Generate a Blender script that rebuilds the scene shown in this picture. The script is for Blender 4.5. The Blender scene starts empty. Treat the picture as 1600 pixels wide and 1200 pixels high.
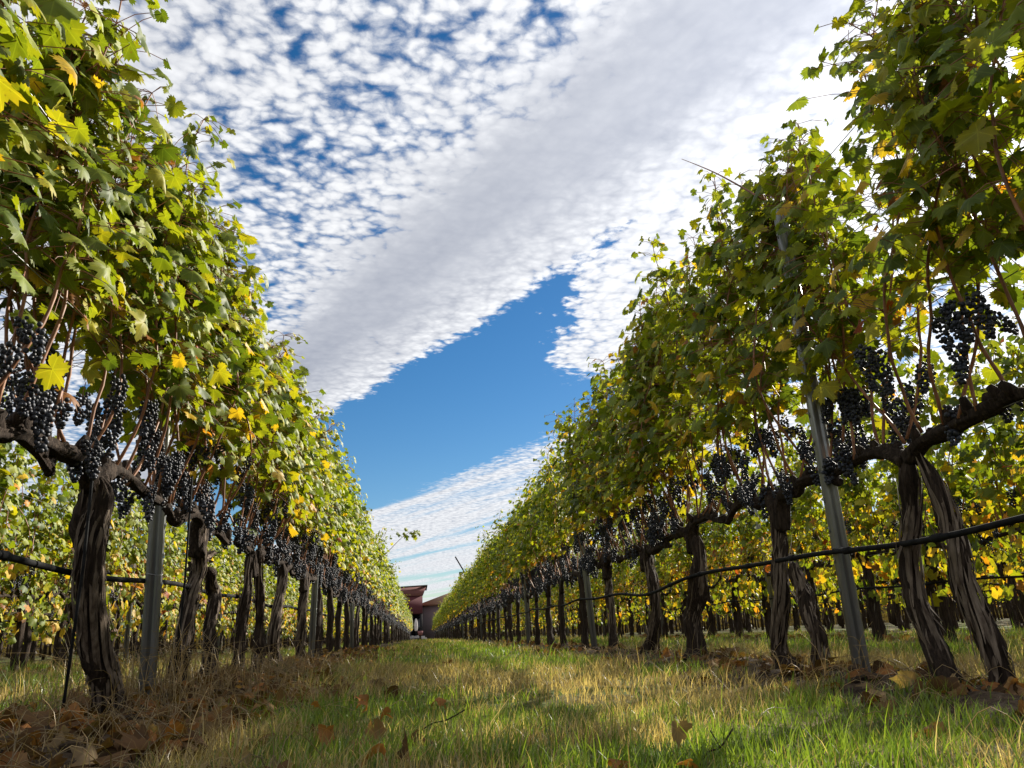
import bpy, math, random
import numpy as np
from mathutils import Matrix, Vector

# ------------------------------------------------------------------ camera, sky, sun, exposure
scene = bpy.context.scene
COL = scene.collection
R_ = math.radians

CAM_H = 0.196
YAW, PITCH, ROLL = 0.1233, 0.3028, 0.0377
def cam_basis():
    f = Vector((math.sin(YAW)*math.cos(PITCH), math.cos(YAW)*math.cos(PITCH), math.sin(PITCH)))
    r = Vector((math.cos(YAW), -math.sin(YAW), 0)); u = r.cross(f)
    c, s = math.cos(ROLL), math.sin(ROLL)
    return c*r - s*u, s*r + c*u, f
_r, _u, _f = cam_basis()
cam_data = bpy.data.cameras.new('camera'); cam = bpy.data.objects.new('camera', cam_data); COL.objects.link(cam)
cam.matrix_world = Matrix(((_r.x, _u.x, -_f.x, 0), (_r.y, _u.y, -_f.y, 0), (_r.z, _u.z, -_f.z, CAM_H), (0, 0, 0, 1)))
cam_data.sensor_width = 36; cam_data.lens = 36*1220/1600
cam_data.clip_start = 0.01; cam_data.clip_end = 6000
scene.camera = cam

SUN_AZ, SUN_EL = R_(53), R_(28)
SUN_DIR = Vector((math.sin(SUN_AZ)*math.cos(SUN_EL), math.cos(SUN_AZ)*math.cos(SUN_EL), math.sin(SUN_EL)))
sun_data = bpy.data.lights.new('sun', 'SUN'); sun_data.energy = 5.0; sun_data.angle = R_(0.6); sun_data.color = (1, 0.93, 0.80)
sun = bpy.data.objects.new('sun', sun_data); COL.objects.link(sun)
sun.rotation_euler = SUN_DIR.to_track_quat('Z', 'Y').to_euler(); sun.location = (20, 20, 20)

scene.view_settings.view_transform = 'Standard'; scene.view_settings.look = 'None'
scene.view_settings.gamma = 1; scene.view_settings.use_curve_mapping = False
scene.view_settings.exposure = 1.05

class NT:
    """tiny node-graph helper"""
    def __init__(s, tree): s.t = tree; s.n = tree.nodes; s.l = tree.links
    def new(s, typ, **kw):
        n = s.n.new(typ)
        for k, v in kw.items(): setattr(n, k, v)
        return n
    def put(s, sock, v):
        if hasattr(v, 'is_output'): s.l.new(v, sock)
        else: sock.default_value = v
    def m(s, op, a, b=None, c=None, clamp=False):
        n = s.new('ShaderNodeMath', operation=op, use_clamp=clamp)
        for i, v in enumerate((a, b, c)):
            if v is not None: s.put(n.inputs[i], v)
        return n.outputs[0]
    def vm(s, op, a, b=None, out=0):
        n = s.new('ShaderNodeVectorMath', operation=op)
        s.put(n.inputs[0], a)
        if b is not None: s.put(n.inputs[1], b)
        return n.outputs[out]
    def sstep(s, lo, hi, x, a=0.0, b=1.0):
        n = s.new('ShaderNodeMapRange', interpolation_type='SMOOTHSTEP')
        s.put(n.inputs[0], x); s.put(n.inputs[1], lo); s.put(n.inputs[2], hi); s.put(n.inputs[3], a); s.put(n.inputs[4], b)
        return n.outputs[0]
    def lin(s, lo, hi, x, a=0.0, b=1.0):
        n = s.new('ShaderNodeMapRange'); n.clamp = True
        s.put(n.inputs[0], x); s.put(n.inputs[1], lo); s.put(n.inputs[2], hi); s.put(n.inputs[3], a); s.put(n.inputs[4], b)
        return n.outputs[0]
    def noise(s, vec, scale, detail=4, rough=0.55, dist=0.0, out='Fac'):
        n = s.new('ShaderNodeTexNoise')
        if vec is not None: s.put(n.inputs['Vector'], vec)
        n.inputs['Scale'].default_value = scale; n.inputs['Detail'].default_value = detail
        n.inputs['Roughness'].default_value = rough; n.inputs['Distortion'].default_value = dist
        return n.outputs[out]
    def mix(s, fac, a, b, blend='MIX'):
        n = s.new('ShaderNodeMix', data_type='RGBA', blend_type=blend)
        s.put(n.inputs[0], fac); s.put(n.inputs[6], a); s.put(n.inputs[7], b)
        return n.outputs[2]
    def ramp(s, fac, stops, interp='LINEAR'):
        n = s.new('ShaderNodeValToRGB'); cr = n.color_ramp; cr.interpolation = interp
        while len(cr.elements) < len(stops): cr.elements.new(0.5)
        for e, (p, c) in zip(cr.elements, stops):
            e.position = p; e.color = (c, c, c, 1) if not hasattr(c, '__len__') else (*c, 1)
        s.put(n.inputs[0], fac)
        return n.outputs[0]
    def xyz(s, x, y, z=0.0):
        n = s.new('ShaderNodeCombineXYZ'); s.put(n.inputs[0], x); s.put(n.inputs[1], y); s.put(n.inputs[2], z); return n.outputs[0]

def build_world():
    w = bpy.data.worlds.new('World'); scene.world = w; w.use_nodes = True
    g = NT(w.node_tree); g.n.clear()
    sky = g.new('ShaderNodeTexSky', sky_type='NISHITA'); sky.sun_disc = False
    sky.sun_elevation = SUN_EL; sky.sun_rotation = SUN_AZ
    sky.air_density = 1.0; sky.dust_density = 0.25; sky.ozone_density = 3.0; sky.altitude = 300
    hs = g.new('ShaderNodeHueSaturation'); hs.inputs['Saturation'].default_value = 1.32; hs.inputs['Value'].default_value = 0.80
    g.l.new(sky.outputs[0], hs.inputs['Color']); blue = hs.outputs[0]
    tc = g.new('ShaderNodeTexCoord'); d = g.vm('NORMALIZE', tc.outputs['Generated'])
    sep = g.new('ShaderNodeSeparateXYZ'); g.l.new(d, sep.inputs[0])
    dz = g.m('MAXIMUM', sep.outputs[2], 0.022)
    u = g.m('DIVIDE', sep.outputs[0], dz); v = g.m('DIVIDE', sep.outputs[1], dz)      # the cloud sheet's own plane
    uv = g.xyz(u, v)
    wob = g.noise(uv, 0.9, 3, 0.5); wob = g.m('SUBTRACT', wob, 0.5)
    fine = g.noise(uv, 7.0, 6, 0.65); fine = g.m('SUBTRACT', fine, 0.5)
    s = g.m('ADD', v, g.m('MULTIPLY', u, 1.85))
    s1 = g.m('ADD', s, g.m('ADD', g.m('MULTIPLY', wob, 0.40), g.m('MULTIPLY', fine, 0.46)))
    # coverage across the bands of the sheet (s = distance across the bands)
    cov_near = g.ramp(g.m('DIVIDE', s1, 6.0), [(0.0, 0.90), (0.10, 0.80), (0.165, 0.66), (0.22, 0.73), (0.27, 0.88), (0.33, 1.04), (0.455, 0.95), (0.497, 0.0)])
    # second sheet to the right of the clear lane
    rg = g.m('SUBTRACT', u, g.m('ADD', 0.43, g.m('MULTIPLY', fine, 0.40)))
    rg2 = g.m('SUBTRACT', g.m('ADD', g.m('MULTIPLY', u, 1.05), g.m('ADD', 2.52, g.m('MULTIPLY', fine, 0.7))), v)
    cov_r = g.m('MULTIPLY', g.sstep(-0.05, 0.14, rg), g.sstep(-0.1, 0.35, rg2))
    cov_r = g.m('MULTIPLY', cov_r, g.lin(3.6, 5.6, s, 1.0, 0.62))
    # long low streaks towards the horizon
    t2 = g.m('ADD', v, g.m('MULTIPLY', u, 2.2))
    sv = g.xyz(g.m('MULTIPLY', t2, 0.42), g.m('MULTIPLY', u, 0.30))
    st = g.noise(sv, 1.0, 6, 0.66, 0.5)
    st = g.m('ADD', g.m('MULTIPLY', g.m('SUBTRACT', st, 0.5), 3.3), 0.80)
    cov_far = g.m('MULTIPLY', st, g.sstep(5.1, 5.9, g.m('ADD', t2, g.m('ADD', g.m('MULTIPLY', wob, 0.8), g.m('MULTIPLY', fine, 1.3)))))
    cov = g.m('MAXIMUM', g.m('MAXIMUM', cov_near, cov_r), cov_far)
    # small puffs (mackerel pattern)
    pd = g.noise(uv, 8.0, 4, 0.6, out='Color')
    pv = g.vm('ADD', uv, g.vm('MULTIPLY', g.vm('SUBTRACT', pd, (0.5, 0.5, 0.5)), (0.062, 0.062, 0)))
    def puffs(scale, smooth):
        vo = g.new('ShaderNodeTexVoronoi', feature='SMOOTH_F1', voronoi_dimensions='2D'); vo.inputs['Scale'].default_value = scale
        vo.inputs['Smoothness'].default_value = smooth; vo.inputs['Randomness'].default_value = 0.95
        g.l.new(pv, vo.inputs['Vector']); return g.m('SUBTRACT', 0.55, vo.outputs['Distance'])
    puff = g.m('ADD', g.m('MULTIPLY', puffs(9.0, 0.25), 0.45), g.m('SUBTRACT', g.m('MULTIPLY', puffs(18.5, 0.22), 0.95), 0.07))
    puff = g.m('ADD', puff, g.m('MULTIPLY', puffs(42, 0.2), 0.55))
    big = g.m('SUBTRACT', g.noise(uv, 3.0, 3, 0.55), 0.5)
    f2 = g.m('SUBTRACT', g.noise(pv, 30, 7, 0.68), 0.5)
    far = g.lin(2.6, 6.0, v, 1.0, 0.22)
    n = g.m('ADD', g.m('MULTIPLY', g.m('ADD', g.m('MULTIPLY', puff, 0.85), g.m('MULTIPLY', f2, 1.05)), far), g.m('MULTIPLY', big, g.lin(2.6, 5.0, v, 1.3, 0.4)))
    dens = g.m('ADD', g.m('SUBTRACT', g.m('MULTIPLY', cov, 1.65), 0.98), n)
    dens = g.m('ADD', dens, g.m('MULTIPLY', g.ramp(g.m('DIVIDE', s1, 6.0), [(0.27, 0.0), (0.35, 1.0), (0.44, 1.0), (0.47, 0.0)]), 0.45))
    cm = g.sstep(0.0, 0.14, cov); dens = g.m('SUBTRACT', g.m('MULTIPLY', dens, cm), g.m('MULTIPLY', g.m('SUBTRACT', 1.0, cm), 0.3))
    alpha = g.m('MULTIPLY', g.sstep(-0.22, 0.66, dens), g.sstep(0.0, 0.05, sep.outputs[2]))
    # thicker cloud is greyer from below
    gb = g.noise(g.xyz(g.m('MULTIPLY', s, 1.1), g.m('MULTIPLY', u, 0.6)), 1.3, 5, 0.6)
    band = g.ramp(g.m('DIVIDE', s1, 6.0), [(0.0, 0.22), (0.2, 0.12), (0.26, 0.28), (0.31, 0.85), (0.36, 0.95), (0.41, 0.55), (0.46, 0.12), (0.55, 0.15), (0.9, 0.2)])
    # relief of the puffs: brighter crowns, darker creases
    crease = g.m('MULTIPLY', g.m('ADD', g.m('MULTIPLY', puff, 0.9), g.m('MULTIPLY', f2, 0.9)), g.lin(0.2, 0.85, band, 1.0, 0.16))
    thick = g.m('ADD', 0.34, g.m('MULTIPLY', band, g.m('ADD', 0.16, g.m('MULTIPLY', gb, 0.80))))
    thick = g.m('SUBTRACT', thick, g.m('MULTIPLY', crease, 0.75), clamp=True)
    bright = g.mix(thick, (8.7, 8.8, 9.0, 1), (3.7, 3.95, 4.65, 1))
    dots = g.vm('DOT_PRODUCT', d, tuple(SUN_DIR), out=1)
    glow = g.m('POWER', g.m('MAXIMUM', dots, 0.0), 9.0)
    glow2 = g.m('POWER', g.m('MAXIMUM', dots, 0.0), 80.0)
    gl = g.m('ADD', 0.86, g.m('ADD', g.m('MULTIPLY', glow, 0.72), g.m('MULTIPLY', glow2, 1.3)))
    bright = g.vm('SCALE', bright); bright.node.inputs['Scale'].default_value = 1; g.l.new(gl, bright.node.inputs['Scale'])
    col = g.mix(g.m('MULTIPLY', alpha, 0.97), blue, bright)
    bg = g.new('ShaderNodeBackground'); bg.inputs[1].default_value = 0.064
    g.l.new(col, bg.inputs[0])
    o = g.new('ShaderNodeOutputWorld'); g.l.new(bg.outputs[0], o.inputs[0])
    w.cycles.sampling_method = 'MANUAL'; w.cycles.sample_map_resolution = 512
build_world()

# ------------------------------------------------------------------ general helpers
def tag(o, label=None, cat=None, group=None, kind=None):
    if label: o['label'] = label
    if cat: o['category'] = cat
    if group: o['group'] = group
    if kind: o['kind'] = kind
    return o
def mesh(name, V, F, mat, tint=None, uv=None, smooth=False):
    V = np.asarray(V, np.float32).reshape(-1, 3); F = np.asarray(F, np.int32).reshape(-1, 3)
    me = bpy.data.meshes.new(name)
    me.vertices.add(len(V)); me.vertices.foreach_set('co', V.ravel())
    me.loops.add(F.size); me.loops.foreach_set('vertex_index', F.ravel())
    me.polygons.add(len(F)); me.polygons.foreach_set('loop_start', np.arange(0, F.size, 3, dtype=np.int32))
    me.polygons.foreach_set('loop_total', np.full(len(F), 3, np.int32))
    if smooth: me.polygons.foreach_set('use_smooth', np.ones(len(F), bool))
    if tint is not None:
        a = me.color_attributes.new('tint', 'FLOAT_COLOR', 'POINT')
        t = np.ones((len(V), 4), np.float32); t[:, :3] = tint; a.data.foreach_set('color', t.ravel())
    if uv is not None:
        a = me.attributes.new('leafuv', 'FLOAT_VECTOR', 'POINT')
        t = np.zeros((len(V), 3), np.float32); t[:, :2] = uv; a.data.foreach_set('vector', t.ravel())
    me.update(calc_edges=True); me.materials.append(mat)
    return me
def obj(name, me, parent=None, mat=None):
    o = bpy.data.objects.new(name, me); COL.objects.link(o)
    if parent is not None: o.parent = parent
    if mat is not None: o.matrix_basis = mat
    return o
def empty(name, loc, rz=0.0):
    o = bpy.data.objects.new(name, None); COL.objects.link(o); o.location = loc; o.rotation_euler.z = rz
    o.empty_display_size = 0.1
    return o
def join(parts):
    """list of (V, F[, tint[, uv]]) -> one array set"""
    Vs, Fs, Ts, Us, k = [], [], [], [], 0
    for p in parts:
        Vs.append(p[0]); Fs.append(np.asarray(p[1]) + k); k += len(p[0])
        if len(p) > 2: Ts.append(np.broadcast_to(p[2], (len(p[0]), 3)))
        if len(p) > 3: Us.append(p[3])
    return np.concatenate(Vs), np.concatenate(Fs), (np.concatenate(Ts) if Ts else None), (np.concatenate(Us) if Us else None)
def box(x0, x1, y0, y1, z0, z1):
    V = np.array([(x, y, z) for z in (z0, z1) for y in (y0, y1) for x in (x0, x1)], float)
    F = np.array([(0, 2, 3), (0, 3, 1), (4, 5, 7), (4, 7, 6), (0, 1, 5), (0, 5, 4), (2, 6, 7), (2, 7, 3), (0, 4, 6), (0, 6, 2), (1, 3, 7), (1, 7, 5)])
    return V, F
def prism(poly, h0, h1, axis='y'):
    """extrude a 2D polygon (a, b) between h0 and h1 along axis"""
    n = len(poly); P = np.array(poly, float); V = []
    for h in (h0, h1):
        for a, b in P: V.append((a, h, b) if axis == 'y' else (a, b, h) if axis == 'z' else (h, a, b))
    F = []
    for i in range(n):
        j = (i+1) % n; F += [(i, j, n+j), (i, n+j, n+i)]
    for i in range(1, n-1): F += [(0, i+1, i), (n, n+i, n+i+1)]
    return np.array(V), np.array(F)
def catmull(P, per=8):
    P = np.asarray(P, float)
    if len(P) == 2: P = np.array([P[0], (P[0]+P[1])/2, P[1]])
    Q = np.vstack([2*P[0]-P[1], P, 2*P[-1]-P[-2]]); out = []
    t = np.linspace(0, 1, per, endpoint=False)[:, None]
    for i in range(1, len(Q)-2):
        a, b, c, d = Q[i-1], Q[i], Q[i+1], Q[i+2]
        out.append(0.5*((2*b) + (c-a)*t + (2*a-5*b+4*c-d)*t*t + (3*b-a-3*c+d)*t**3))
    out.append(P[-1][None])
    return np.vstack(out)
def frames(C):
    T = np.gradient(C, axis=0); T /= np.linalg.norm(T, axis=1)[:, None] + 1e-9
    ref = np.array([1., 0, 0]) if abs(T[0][0]) < 0.8 else np.array([0, 1., 0])
    N = np.zeros_like(T); n = ref - T[0]*ref.dot(T[0]); n /= np.linalg.norm(n)
    for i in range(len(T)):
        n = n - T[i]*n.dot(T[i]); n /= np.linalg.norm(n) + 1e-9; N[i] = n
    return T, N, np.cross(T, N)
def tube(C, r, k=8, cap=True):
    C = np.asarray(C, float); n = len(C); r = np.broadcast_to(r, (n,)) if np.ndim(r) < 2 else r
    T, N, B = frames(C)
    th = np.linspace(0, 2*np.pi, k, endpoint=False)
    rr = r[:, None] if np.ndim(r) == 1 else r
    V = C[:, None, :] + rr[..., None]*(np.cos(th)[None, :, None]*N[:, None, :] + np.sin(th)[None, :, None]*B[:, None, :])
    V = V.reshape(-1, 3)
    i = np.arange(n-1)[:, None]*k; j = np.arange(k)[None, :]; j2 = (j+1) % k
    a, b, c, d = i+j, i+j2, i+k+j2, i+k+j
    F = np.concatenate([np.stack([a, b, c], -1).reshape(-1, 3), np.stack([a, c, d], -1).reshape(-1, 3)])
    if cap:
        V = np.vstack([V, C[0], C[-1]]); m = len(V)
        j = np.arange(k); j2 = (j+1) % k
        F = np.vstack([F, np.stack([np.full(k, m-2), j2, j], -1), np.stack([np.full(k, m-1), (n-1)*k+j, (n-1)*k+j2], -1)])
    return V, F
# smooth value noise in numpy
_tab = np.random.RandomState(5).rand(256, 256)
def vnoise(x, y):
    x = np.asarray(x, float); y = np.asarray(y, float)
    xi = np.floor(x).astype(int); yi = np.floor(y).astype(int); fx = x-xi; fy = y-yi
    fx = fx*fx*(3-2*fx); fy = fy*fy*(3-2*fy)
    g = lambda a, b: _tab[a % 256, b % 256]
    return (g(xi, yi)*(1-fx)+g(xi+1, yi)*fx)*(1-fy) + (g(xi, yi+1)*(1-fx)+g(xi+1, yi+1)*fx)*fy
def fbm(x, y, o=4):
    s = 0; a = 0.5; t = 0
    for k in range(o): s = s + a*vnoise(x*2**k+17*k, y*2**k+31*k); t += a; a *= 0.5
    return s/t

# ------------------------------------------------------------------ materials
def material(name):
    m = bpy.data.materials.new(name); m.use_nodes = True; g = NT(m.node_tree); g.n.clear()
    out = g.new('ShaderNodeOutputMaterial'); return m, g, out
def principled(name, build, rough=0.7, metal=0.0, spec=0.5):
    m, g, out = material(name)
    b = g.new('ShaderNodeBsdfPrincipled'); b.inputs['Roughness'].default_value = rough; b.inputs['Metallic'].default_value = metal
    b.inputs['Specular IOR Level'].default_value = spec
    build(g, b); g.l.new(b.outputs[0], out.inputs[0]); return m
def bump(g, b, h, strength=0.5, dist=0.01):
    n = g.new('ShaderNodeBump'); n.inputs['Strength'].default_value = strength; n.inputs['Distance'].default_value = dist
    g.l.new(h, n.inputs['Height']); g.l.new(n.outputs[0], b.inputs['Normal'])
def pos(g): return g.new('ShaderNodeTexCoord').outputs['Object']
def wpos(g): return g.new('ShaderNodeNewGeometry').outputs['Position']
def tint_attr(g):
    a = g.new('ShaderNodeAttribute'); a.attribute_name = 'tint'; return a.outputs['Color']
def scaled(g, vec, s): return g.vm('MULTIPLY', vec, s)

def leaf_material(name, gloss=0.015, trans=0.37, veins=True, graze=0.12):
    m, g, out = material(name)
    c = tint_attr(g)
    oi = g.new('ShaderNodeObjectInfo')
    va = g.new('ShaderNodeAttribute'); va.attribute_name = 'leafuv'
    sp = g.new('ShaderNodeSeparateXYZ'); g.l.new(va.outputs['Vector'], sp.inputs[0])
    blot = g.noise(g.vm('ADD', wpos(g), g.xyz(oi.outputs['Random'], 0.0)), 28, 3, 0.6)
    c = g.mix(g.lin(0.35, 0.8, blot), c, g.vm('MULTIPLY', c, (1.5, 1.28, 1.0)))
    c = g.mix(1.0, c, g.ramp(oi.outputs['Random'], [(0, 0.9), (1, 1.0)]), 'MULTIPLY'); c = g.vm('MULTIPLY', c, (1.50, 1.42, 1.2))
    spot = g.noise(g.vm('ADD', wpos(g), g.xyz(0.0, oi.outputs['Random'])), 75, 2, 0.5)
    c = g.mix(g.m('MULTIPLY', g.sstep(0.66, 0.74, spot), 0.75), c, (0.13, 0.075, 0.025, 1))
    if veins:
        ang = g.m('ABSOLUTE', g.m('ARCTAN2', sp.outputs[0], sp.outputs[1]))
        rad = g.m('SQRT', g.m('ADD', g.m('MULTIPLY', sp.outputs[0], sp.outputs[0]), g.m('MULTIPLY', sp.outputs[1], sp.outputs[1])))
        dmin = g.m('MINIMUM', g.m('MINIMUM', ang, g.m('ABSOLUTE', g.m('SUBTRACT', ang, 0.92))), g.m('ABSOLUTE', g.m('SUBTRACT', ang, 1.95)))
        dist = g.m('MULTIPLY', dmin, rad)
        vein = g.m('SUBTRACT', 1.0, g.sstep(0.008, 0.035, dist), clamp=True)
        c = g.mix(g.m('MULTIPLY', vein, 0.5), c, g.vm('ADD', g.vm('MULTIPLY', c, (1.5, 1.5, 1.3)), (0.03, 0.035, 0.01)))
    # light that comes through is yellower and more saturated
    ct = g.vm('MULTIPLY', c, (1.85, 1.8, 0.55))
    df = g.new('ShaderNodeBsdfDiffuse'); g.l.new(c, df.inputs[0])
    tr = g.new('ShaderNodeBsdfTranslucent'); g.l.new(ct, tr.inputs[0])
    mx = g.new('ShaderNodeMixShader'); mx.inputs[0].default_value = trans; g.l.new(df.outputs[0], mx.inputs[1]); g.l.new(tr.outputs[0], mx.inputs[2])
    gs = g.new('ShaderNodeBsdfGlossy'); gs.inputs['Roughness'].default_value = 0.48; gs.inputs[0].default_value = (1, 1, 1, 1)
    ge = g.new('ShaderNodeNewGeometry')
    cosi = g.m('ABSOLUTE', g.vm('DOT_PRODUCT', ge.outputs['Normal'], ge.outputs['Incoming'], out=1))
    fr = g.m('POWER', g.m('SUBTRACT', 1.0, cosi, clamp=True), 5.0)
    m2 = g.new('ShaderNodeMixShader'); g.put(m2.inputs[0], g.m('ADD', g.m('MULTIPLY', fr, graze), gloss))
    g.l.new(mx.outputs[0], m2.inputs[1]); g.l.new(gs.outputs[0], m2.inputs[2])
    g.l.new(m2.outputs[0], out.inputs[0]); return m
M = {}
M['leaf'] = leaf_material('vine_leaf')
M['dry_leaf'] = leaf_material('dry_leaf', 0.004, 0.25, True, 0.0)

def grass_mat():
    m, g, out = material('grass_blades')
    c = tint_attr(g)
    df = g.new('ShaderNodeBsdfDiffuse'); g.l.new(c, df.inputs[0])
    tr = g.new('ShaderNodeBsdfTranslucent'); g.l.new(g.vm('MULTIPLY', c, (1.7, 1.7, 0.9)), tr.inputs[0])
    mx = g.new('ShaderNodeMixShader'); mx.inputs[0].default_value = 0.42; g.l.new(df.outputs[0], mx.inputs[1]); g.l.new(tr.outputs[0], mx.inputs[2])
    gs = g.new('ShaderNodeBsdfGlossy'); gs.inputs['Roughness'].default_value = 0.4
    m2 = g.new('ShaderNodeMixShader'); m2.inputs[0].default_value = 0.05; g.l.new(mx.outputs[0], m2.inputs[1]); g.l.new(gs.outputs[0], m2.inputs[2])
    g.l.new(m2.outputs[0], out.inputs[0]); return m
M['grass'] = grass_mat()

def bark(g, b):
    p = pos(g)
    st = g.noise(scaled(g, p, (95, 95, 7)), 1.0, 6, 0.65, 0.6)
    pa = g.noise(p, 9, 4, 0.6)
    c = g.ramp(st, [(0.25, (0.018, 0.013, 0.010)), (0.48, (0.060, 0.044, 0.033)), (0.62, (0.125, 0.096, 0.074)), (0.8, (0.21, 0.175, 0.14))])
    c = g.mix(g.lin(0.35, 0.75, pa), g.vm('MULTIPLY', c, (0.38, 0.34, 0.32)), g.vm('MULTIPLY', c, (0.58, 0.54, 0.52)))
    g.l.new(c, b.inputs['Base Color']); bump(g, b, st, 0.9, 0.012)
M['bark'] = principled('vine_bark', bark, 0.9, 0, 0.2)
def strip(g, b):
    p = pos(g); st = g.noise(scaled(g, p, (60, 60, 9)), 1.0, 4, 0.6)
    g.l.new(g.ramp(st, [(0.3, (0.055, 0.038, 0.028)), (0.7, (0.22, 0.175, 0.135))]), b.inputs['Base Color'])
M['strip'] = principled('bark_strip', strip, 0.9, 0, 0.15)
def cane(g, b):
    p = pos(g); n1 = g.noise(scaled(g, p, (40, 40, 14)), 1.0, 4, 0.6)
    g.l.new(g.ramp(n1, [(0.3, (0.11, 0.042, 0.020)), (0.55, (0.27, 0.115, 0.052)), (0.8, (0.38, 0.20, 0.095))]), b.inputs['Base Color'])
M['cane'] = principled('cane', cane, 0.55, 0, 0.4)
def petiole(g, b): b.inputs['Base Color'].default_value = (0.24, 0.09, 0.045, 1)
M['petiole'] = principled('petiole', petiole, 0.5)
def grape(g, b):
    p = wpos(g); n1 = g.noise(p, 75, 3, 0.6); n2 = g.noise(p, 14, 2, 0.5)
    f = g.m('MULTIPLY', g.sstep(0.32, 0.68, n1), g.lin(0.3, 0.7, n2, 0.35, 1.0))
    g.l.new(g.mix(f, (0.006, 0.006, 0.011, 1), (0.050, 0.062, 0.096, 1)), b.inputs['Base Color'])
    g.l.new(g.lin(0, 1, f, 0.42, 0.8), b.inputs['Roughness'])
M['grape'] = principled('grape_skin', grape, 0.5, 0, 0.5)
def steel(g, b):
    p = pos(g); n1 = g.noise(scaled(g, p, (30, 30, 3)), 1.0, 5, 0.6); n2 = g.noise(p, 60, 3, 0.6)
    c = g.ramp(n1, [(0.3, (0.20, 0.208, 0.21)), (0.6, (0.30, 0.31, 0.315)), (0.8, (0.44, 0.45, 0.455))])
    g.l.new(c, b.inputs['Base Color']); g.l.new(g.lin(0.3, 0.7, n2, 0.28, 0.5), b.inputs['Roughness'])
M['steel'] = principled('galvanised_steel', steel, 0.4, 0.55)
def wire(g, b): b.inputs['Base Color'].default_value = (0.22, 0.22, 0.22, 1)
M['wire'] = principled('wire', wire, 0.45, 0.8)
def hose(g, b):
    n1 = g.noise(wpos(g), 35, 4, 0.6)
    g.l.new(g.ramp(n1, [(0.35, (0.006, 0.006, 0.007)), (0.7, (0.019, 0.019, 0.020))]), b.inputs['Base Color'])
M['hose'] = principled('polyethylene_hose', hose, 0.8, 0, 0.12)

ROW0, PITCH_ROW = -0.9306, 2.4
def ground_mat(g, b):
    p = wpos(g); sx = g.new('ShaderNodeSeparateXYZ'); g.l.new(p, sx.inputs[0])
    q = g.m('PINGPONG', g.m('SUBTRACT', sx.outputs[0], ROW0), 1.2)      # 0 at a row, 1.2 mid aisle
    nb = g.noise(p, 1.6, 5, 0.6); nf = g.noise(p, 22, 5, 0.65); nl = g.noise(p, 90, 4, 0.6)
    soil = g.ramp(nf, [(0.3, (0.020, 0.014, 0.010)), (0.5, (0.055, 0.038, 0.025)), (0.72, (0.12, 0.082, 0.052))])
    straw = g.ramp(nl, [(0.3, (0.07, 0.055, 0.025)), (0.7, (0.24, 0.19, 0.09))])
    green = g.ramp(nl, [(0.3, (0.022, 0.035, 0.008)), (0.7, (0.085, 0.125, 0.025))])
    tur = g.mix(g.sstep(0.42, 0.62, nb), green, straw)
    f = g.sstep(0.30, 0.62, g.m('ADD', q, g.m('MULTIPLY', g.m('SUBTRACT', nb, 0.5), 0.5)))
    g.l.new(g.mix(f, soil, tur), b.inputs['Base Color']); bump(g, b, nf, 0.8, 0.03)
M['ground'] = principled('vineyard_ground', ground_mat, 0.95, 0, 0.1)

# ------------------------------------------------------------------ the ground
rows_x = lambda k: ROW0 + PITCH_ROW*k
def dip(y): return -0.72*np.clip((np.asarray(y, float)-8)/82, 0, 1.05)**1.25
def gz(x, y):
    x = np.asarray(x, float); y = np.asarray(y, float)
    q = np.abs((x-ROW0+1.2) % PITCH_ROW - 1.2)
    near = np.clip(1-np.abs(y)/120, 0, 1)
    b = np.exp(-(q/0.24)**2)
    return dip(y) - 0.035 + near*(0.040*b + 0.04*(fbm(x*1.3+9, y*0.9)-0.5) + (0.02+0.05*b)*(fbm(x*9, y*9+4, 3)-0.5))
def make_ground():
    def ax(segs):
        o = []
        for a, b, st in segs: o += list(np.arange(a, b, st))
        return np.array(o)
    gx = [3**0.0]
    xs = np.concatenate([-np.geomspace(2.2, 1800, 40)[::-1], ax([(-2.17, 2.6, 0.035)]), np.geomspace(2.63, 1800, 40)])
    ys = np.concatenate([-np.geomspace(0.6, 600, 20)[::-1], ax([(-0.5, 0.6, 0.2), (0.6, 6.5, 0.035)]), np.geomspace(6.55, 2500, 140)])
    X, Y = np.meshgrid(xs, ys); Z = gz(X, Y)
    nx = len(xs); ny = len(ys); V = np.stack([X, Y, Z], -1).reshape(-1, 3)
    i = (np.arange(ny-1)[:, None]*nx + np.arange(nx-1)[None]).ravel()
    F = np.concatenate([np.stack([i, i+1, i+nx+1], -1), np.stack([i, i+nx+1, i+nx], -1)])
    tag(obj('ground', mesh('ground', V, F, M['ground'], smooth=True)), 'grassy vineyard ground with bare soil strips under the vine rows', 'ground', kind='structure')
make_ground()

M['hill'] = principled('dry_hills', lambda g, b: g.l.new(g.ramp(g.noise(wpos(g), 0.012, 6, 0.6), [(0.35, (0.055, 0.060, 0.030)), (0.6, (0.15, 0.125, 0.07))]), b.inputs['Base Color']), 0.95, 0, 0.1)
def make_hills():
    az = np.linspace(-math.pi, math.pi, 181); V = []; F = []
    prof = [(900, -3.0, 0), (1100, 0.35, 1), (1350, 1.0, 1), (1700, 0.7, 1), (2200, -6, 0)]
    for r, hh, on in prof:
        for a in az:
            H = (38+34*float(fbm(a*2.2+20, r*0.002, 4)))*(0.35+0.65*min(1, abs(a-0.03)/0.35)) if on else 1
            V.append((math.sin(a)*r, math.cos(a)*r, hh*H-0.8))
    n = len(az)
    for j in range(len(prof)-1):
        for i in range(n-1): F += [(j*n+i, j*n+i+1, j*n+n+i+1), (j*n+i, j*n+n+i+1, j*n+n+i)]
    tag(obj('hills', mesh('hills', V, F, M['hill'], smooth=True)), 'low dry hills on the horizon beyond the vineyard', 'hills', kind='structure')
make_hills()

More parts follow.
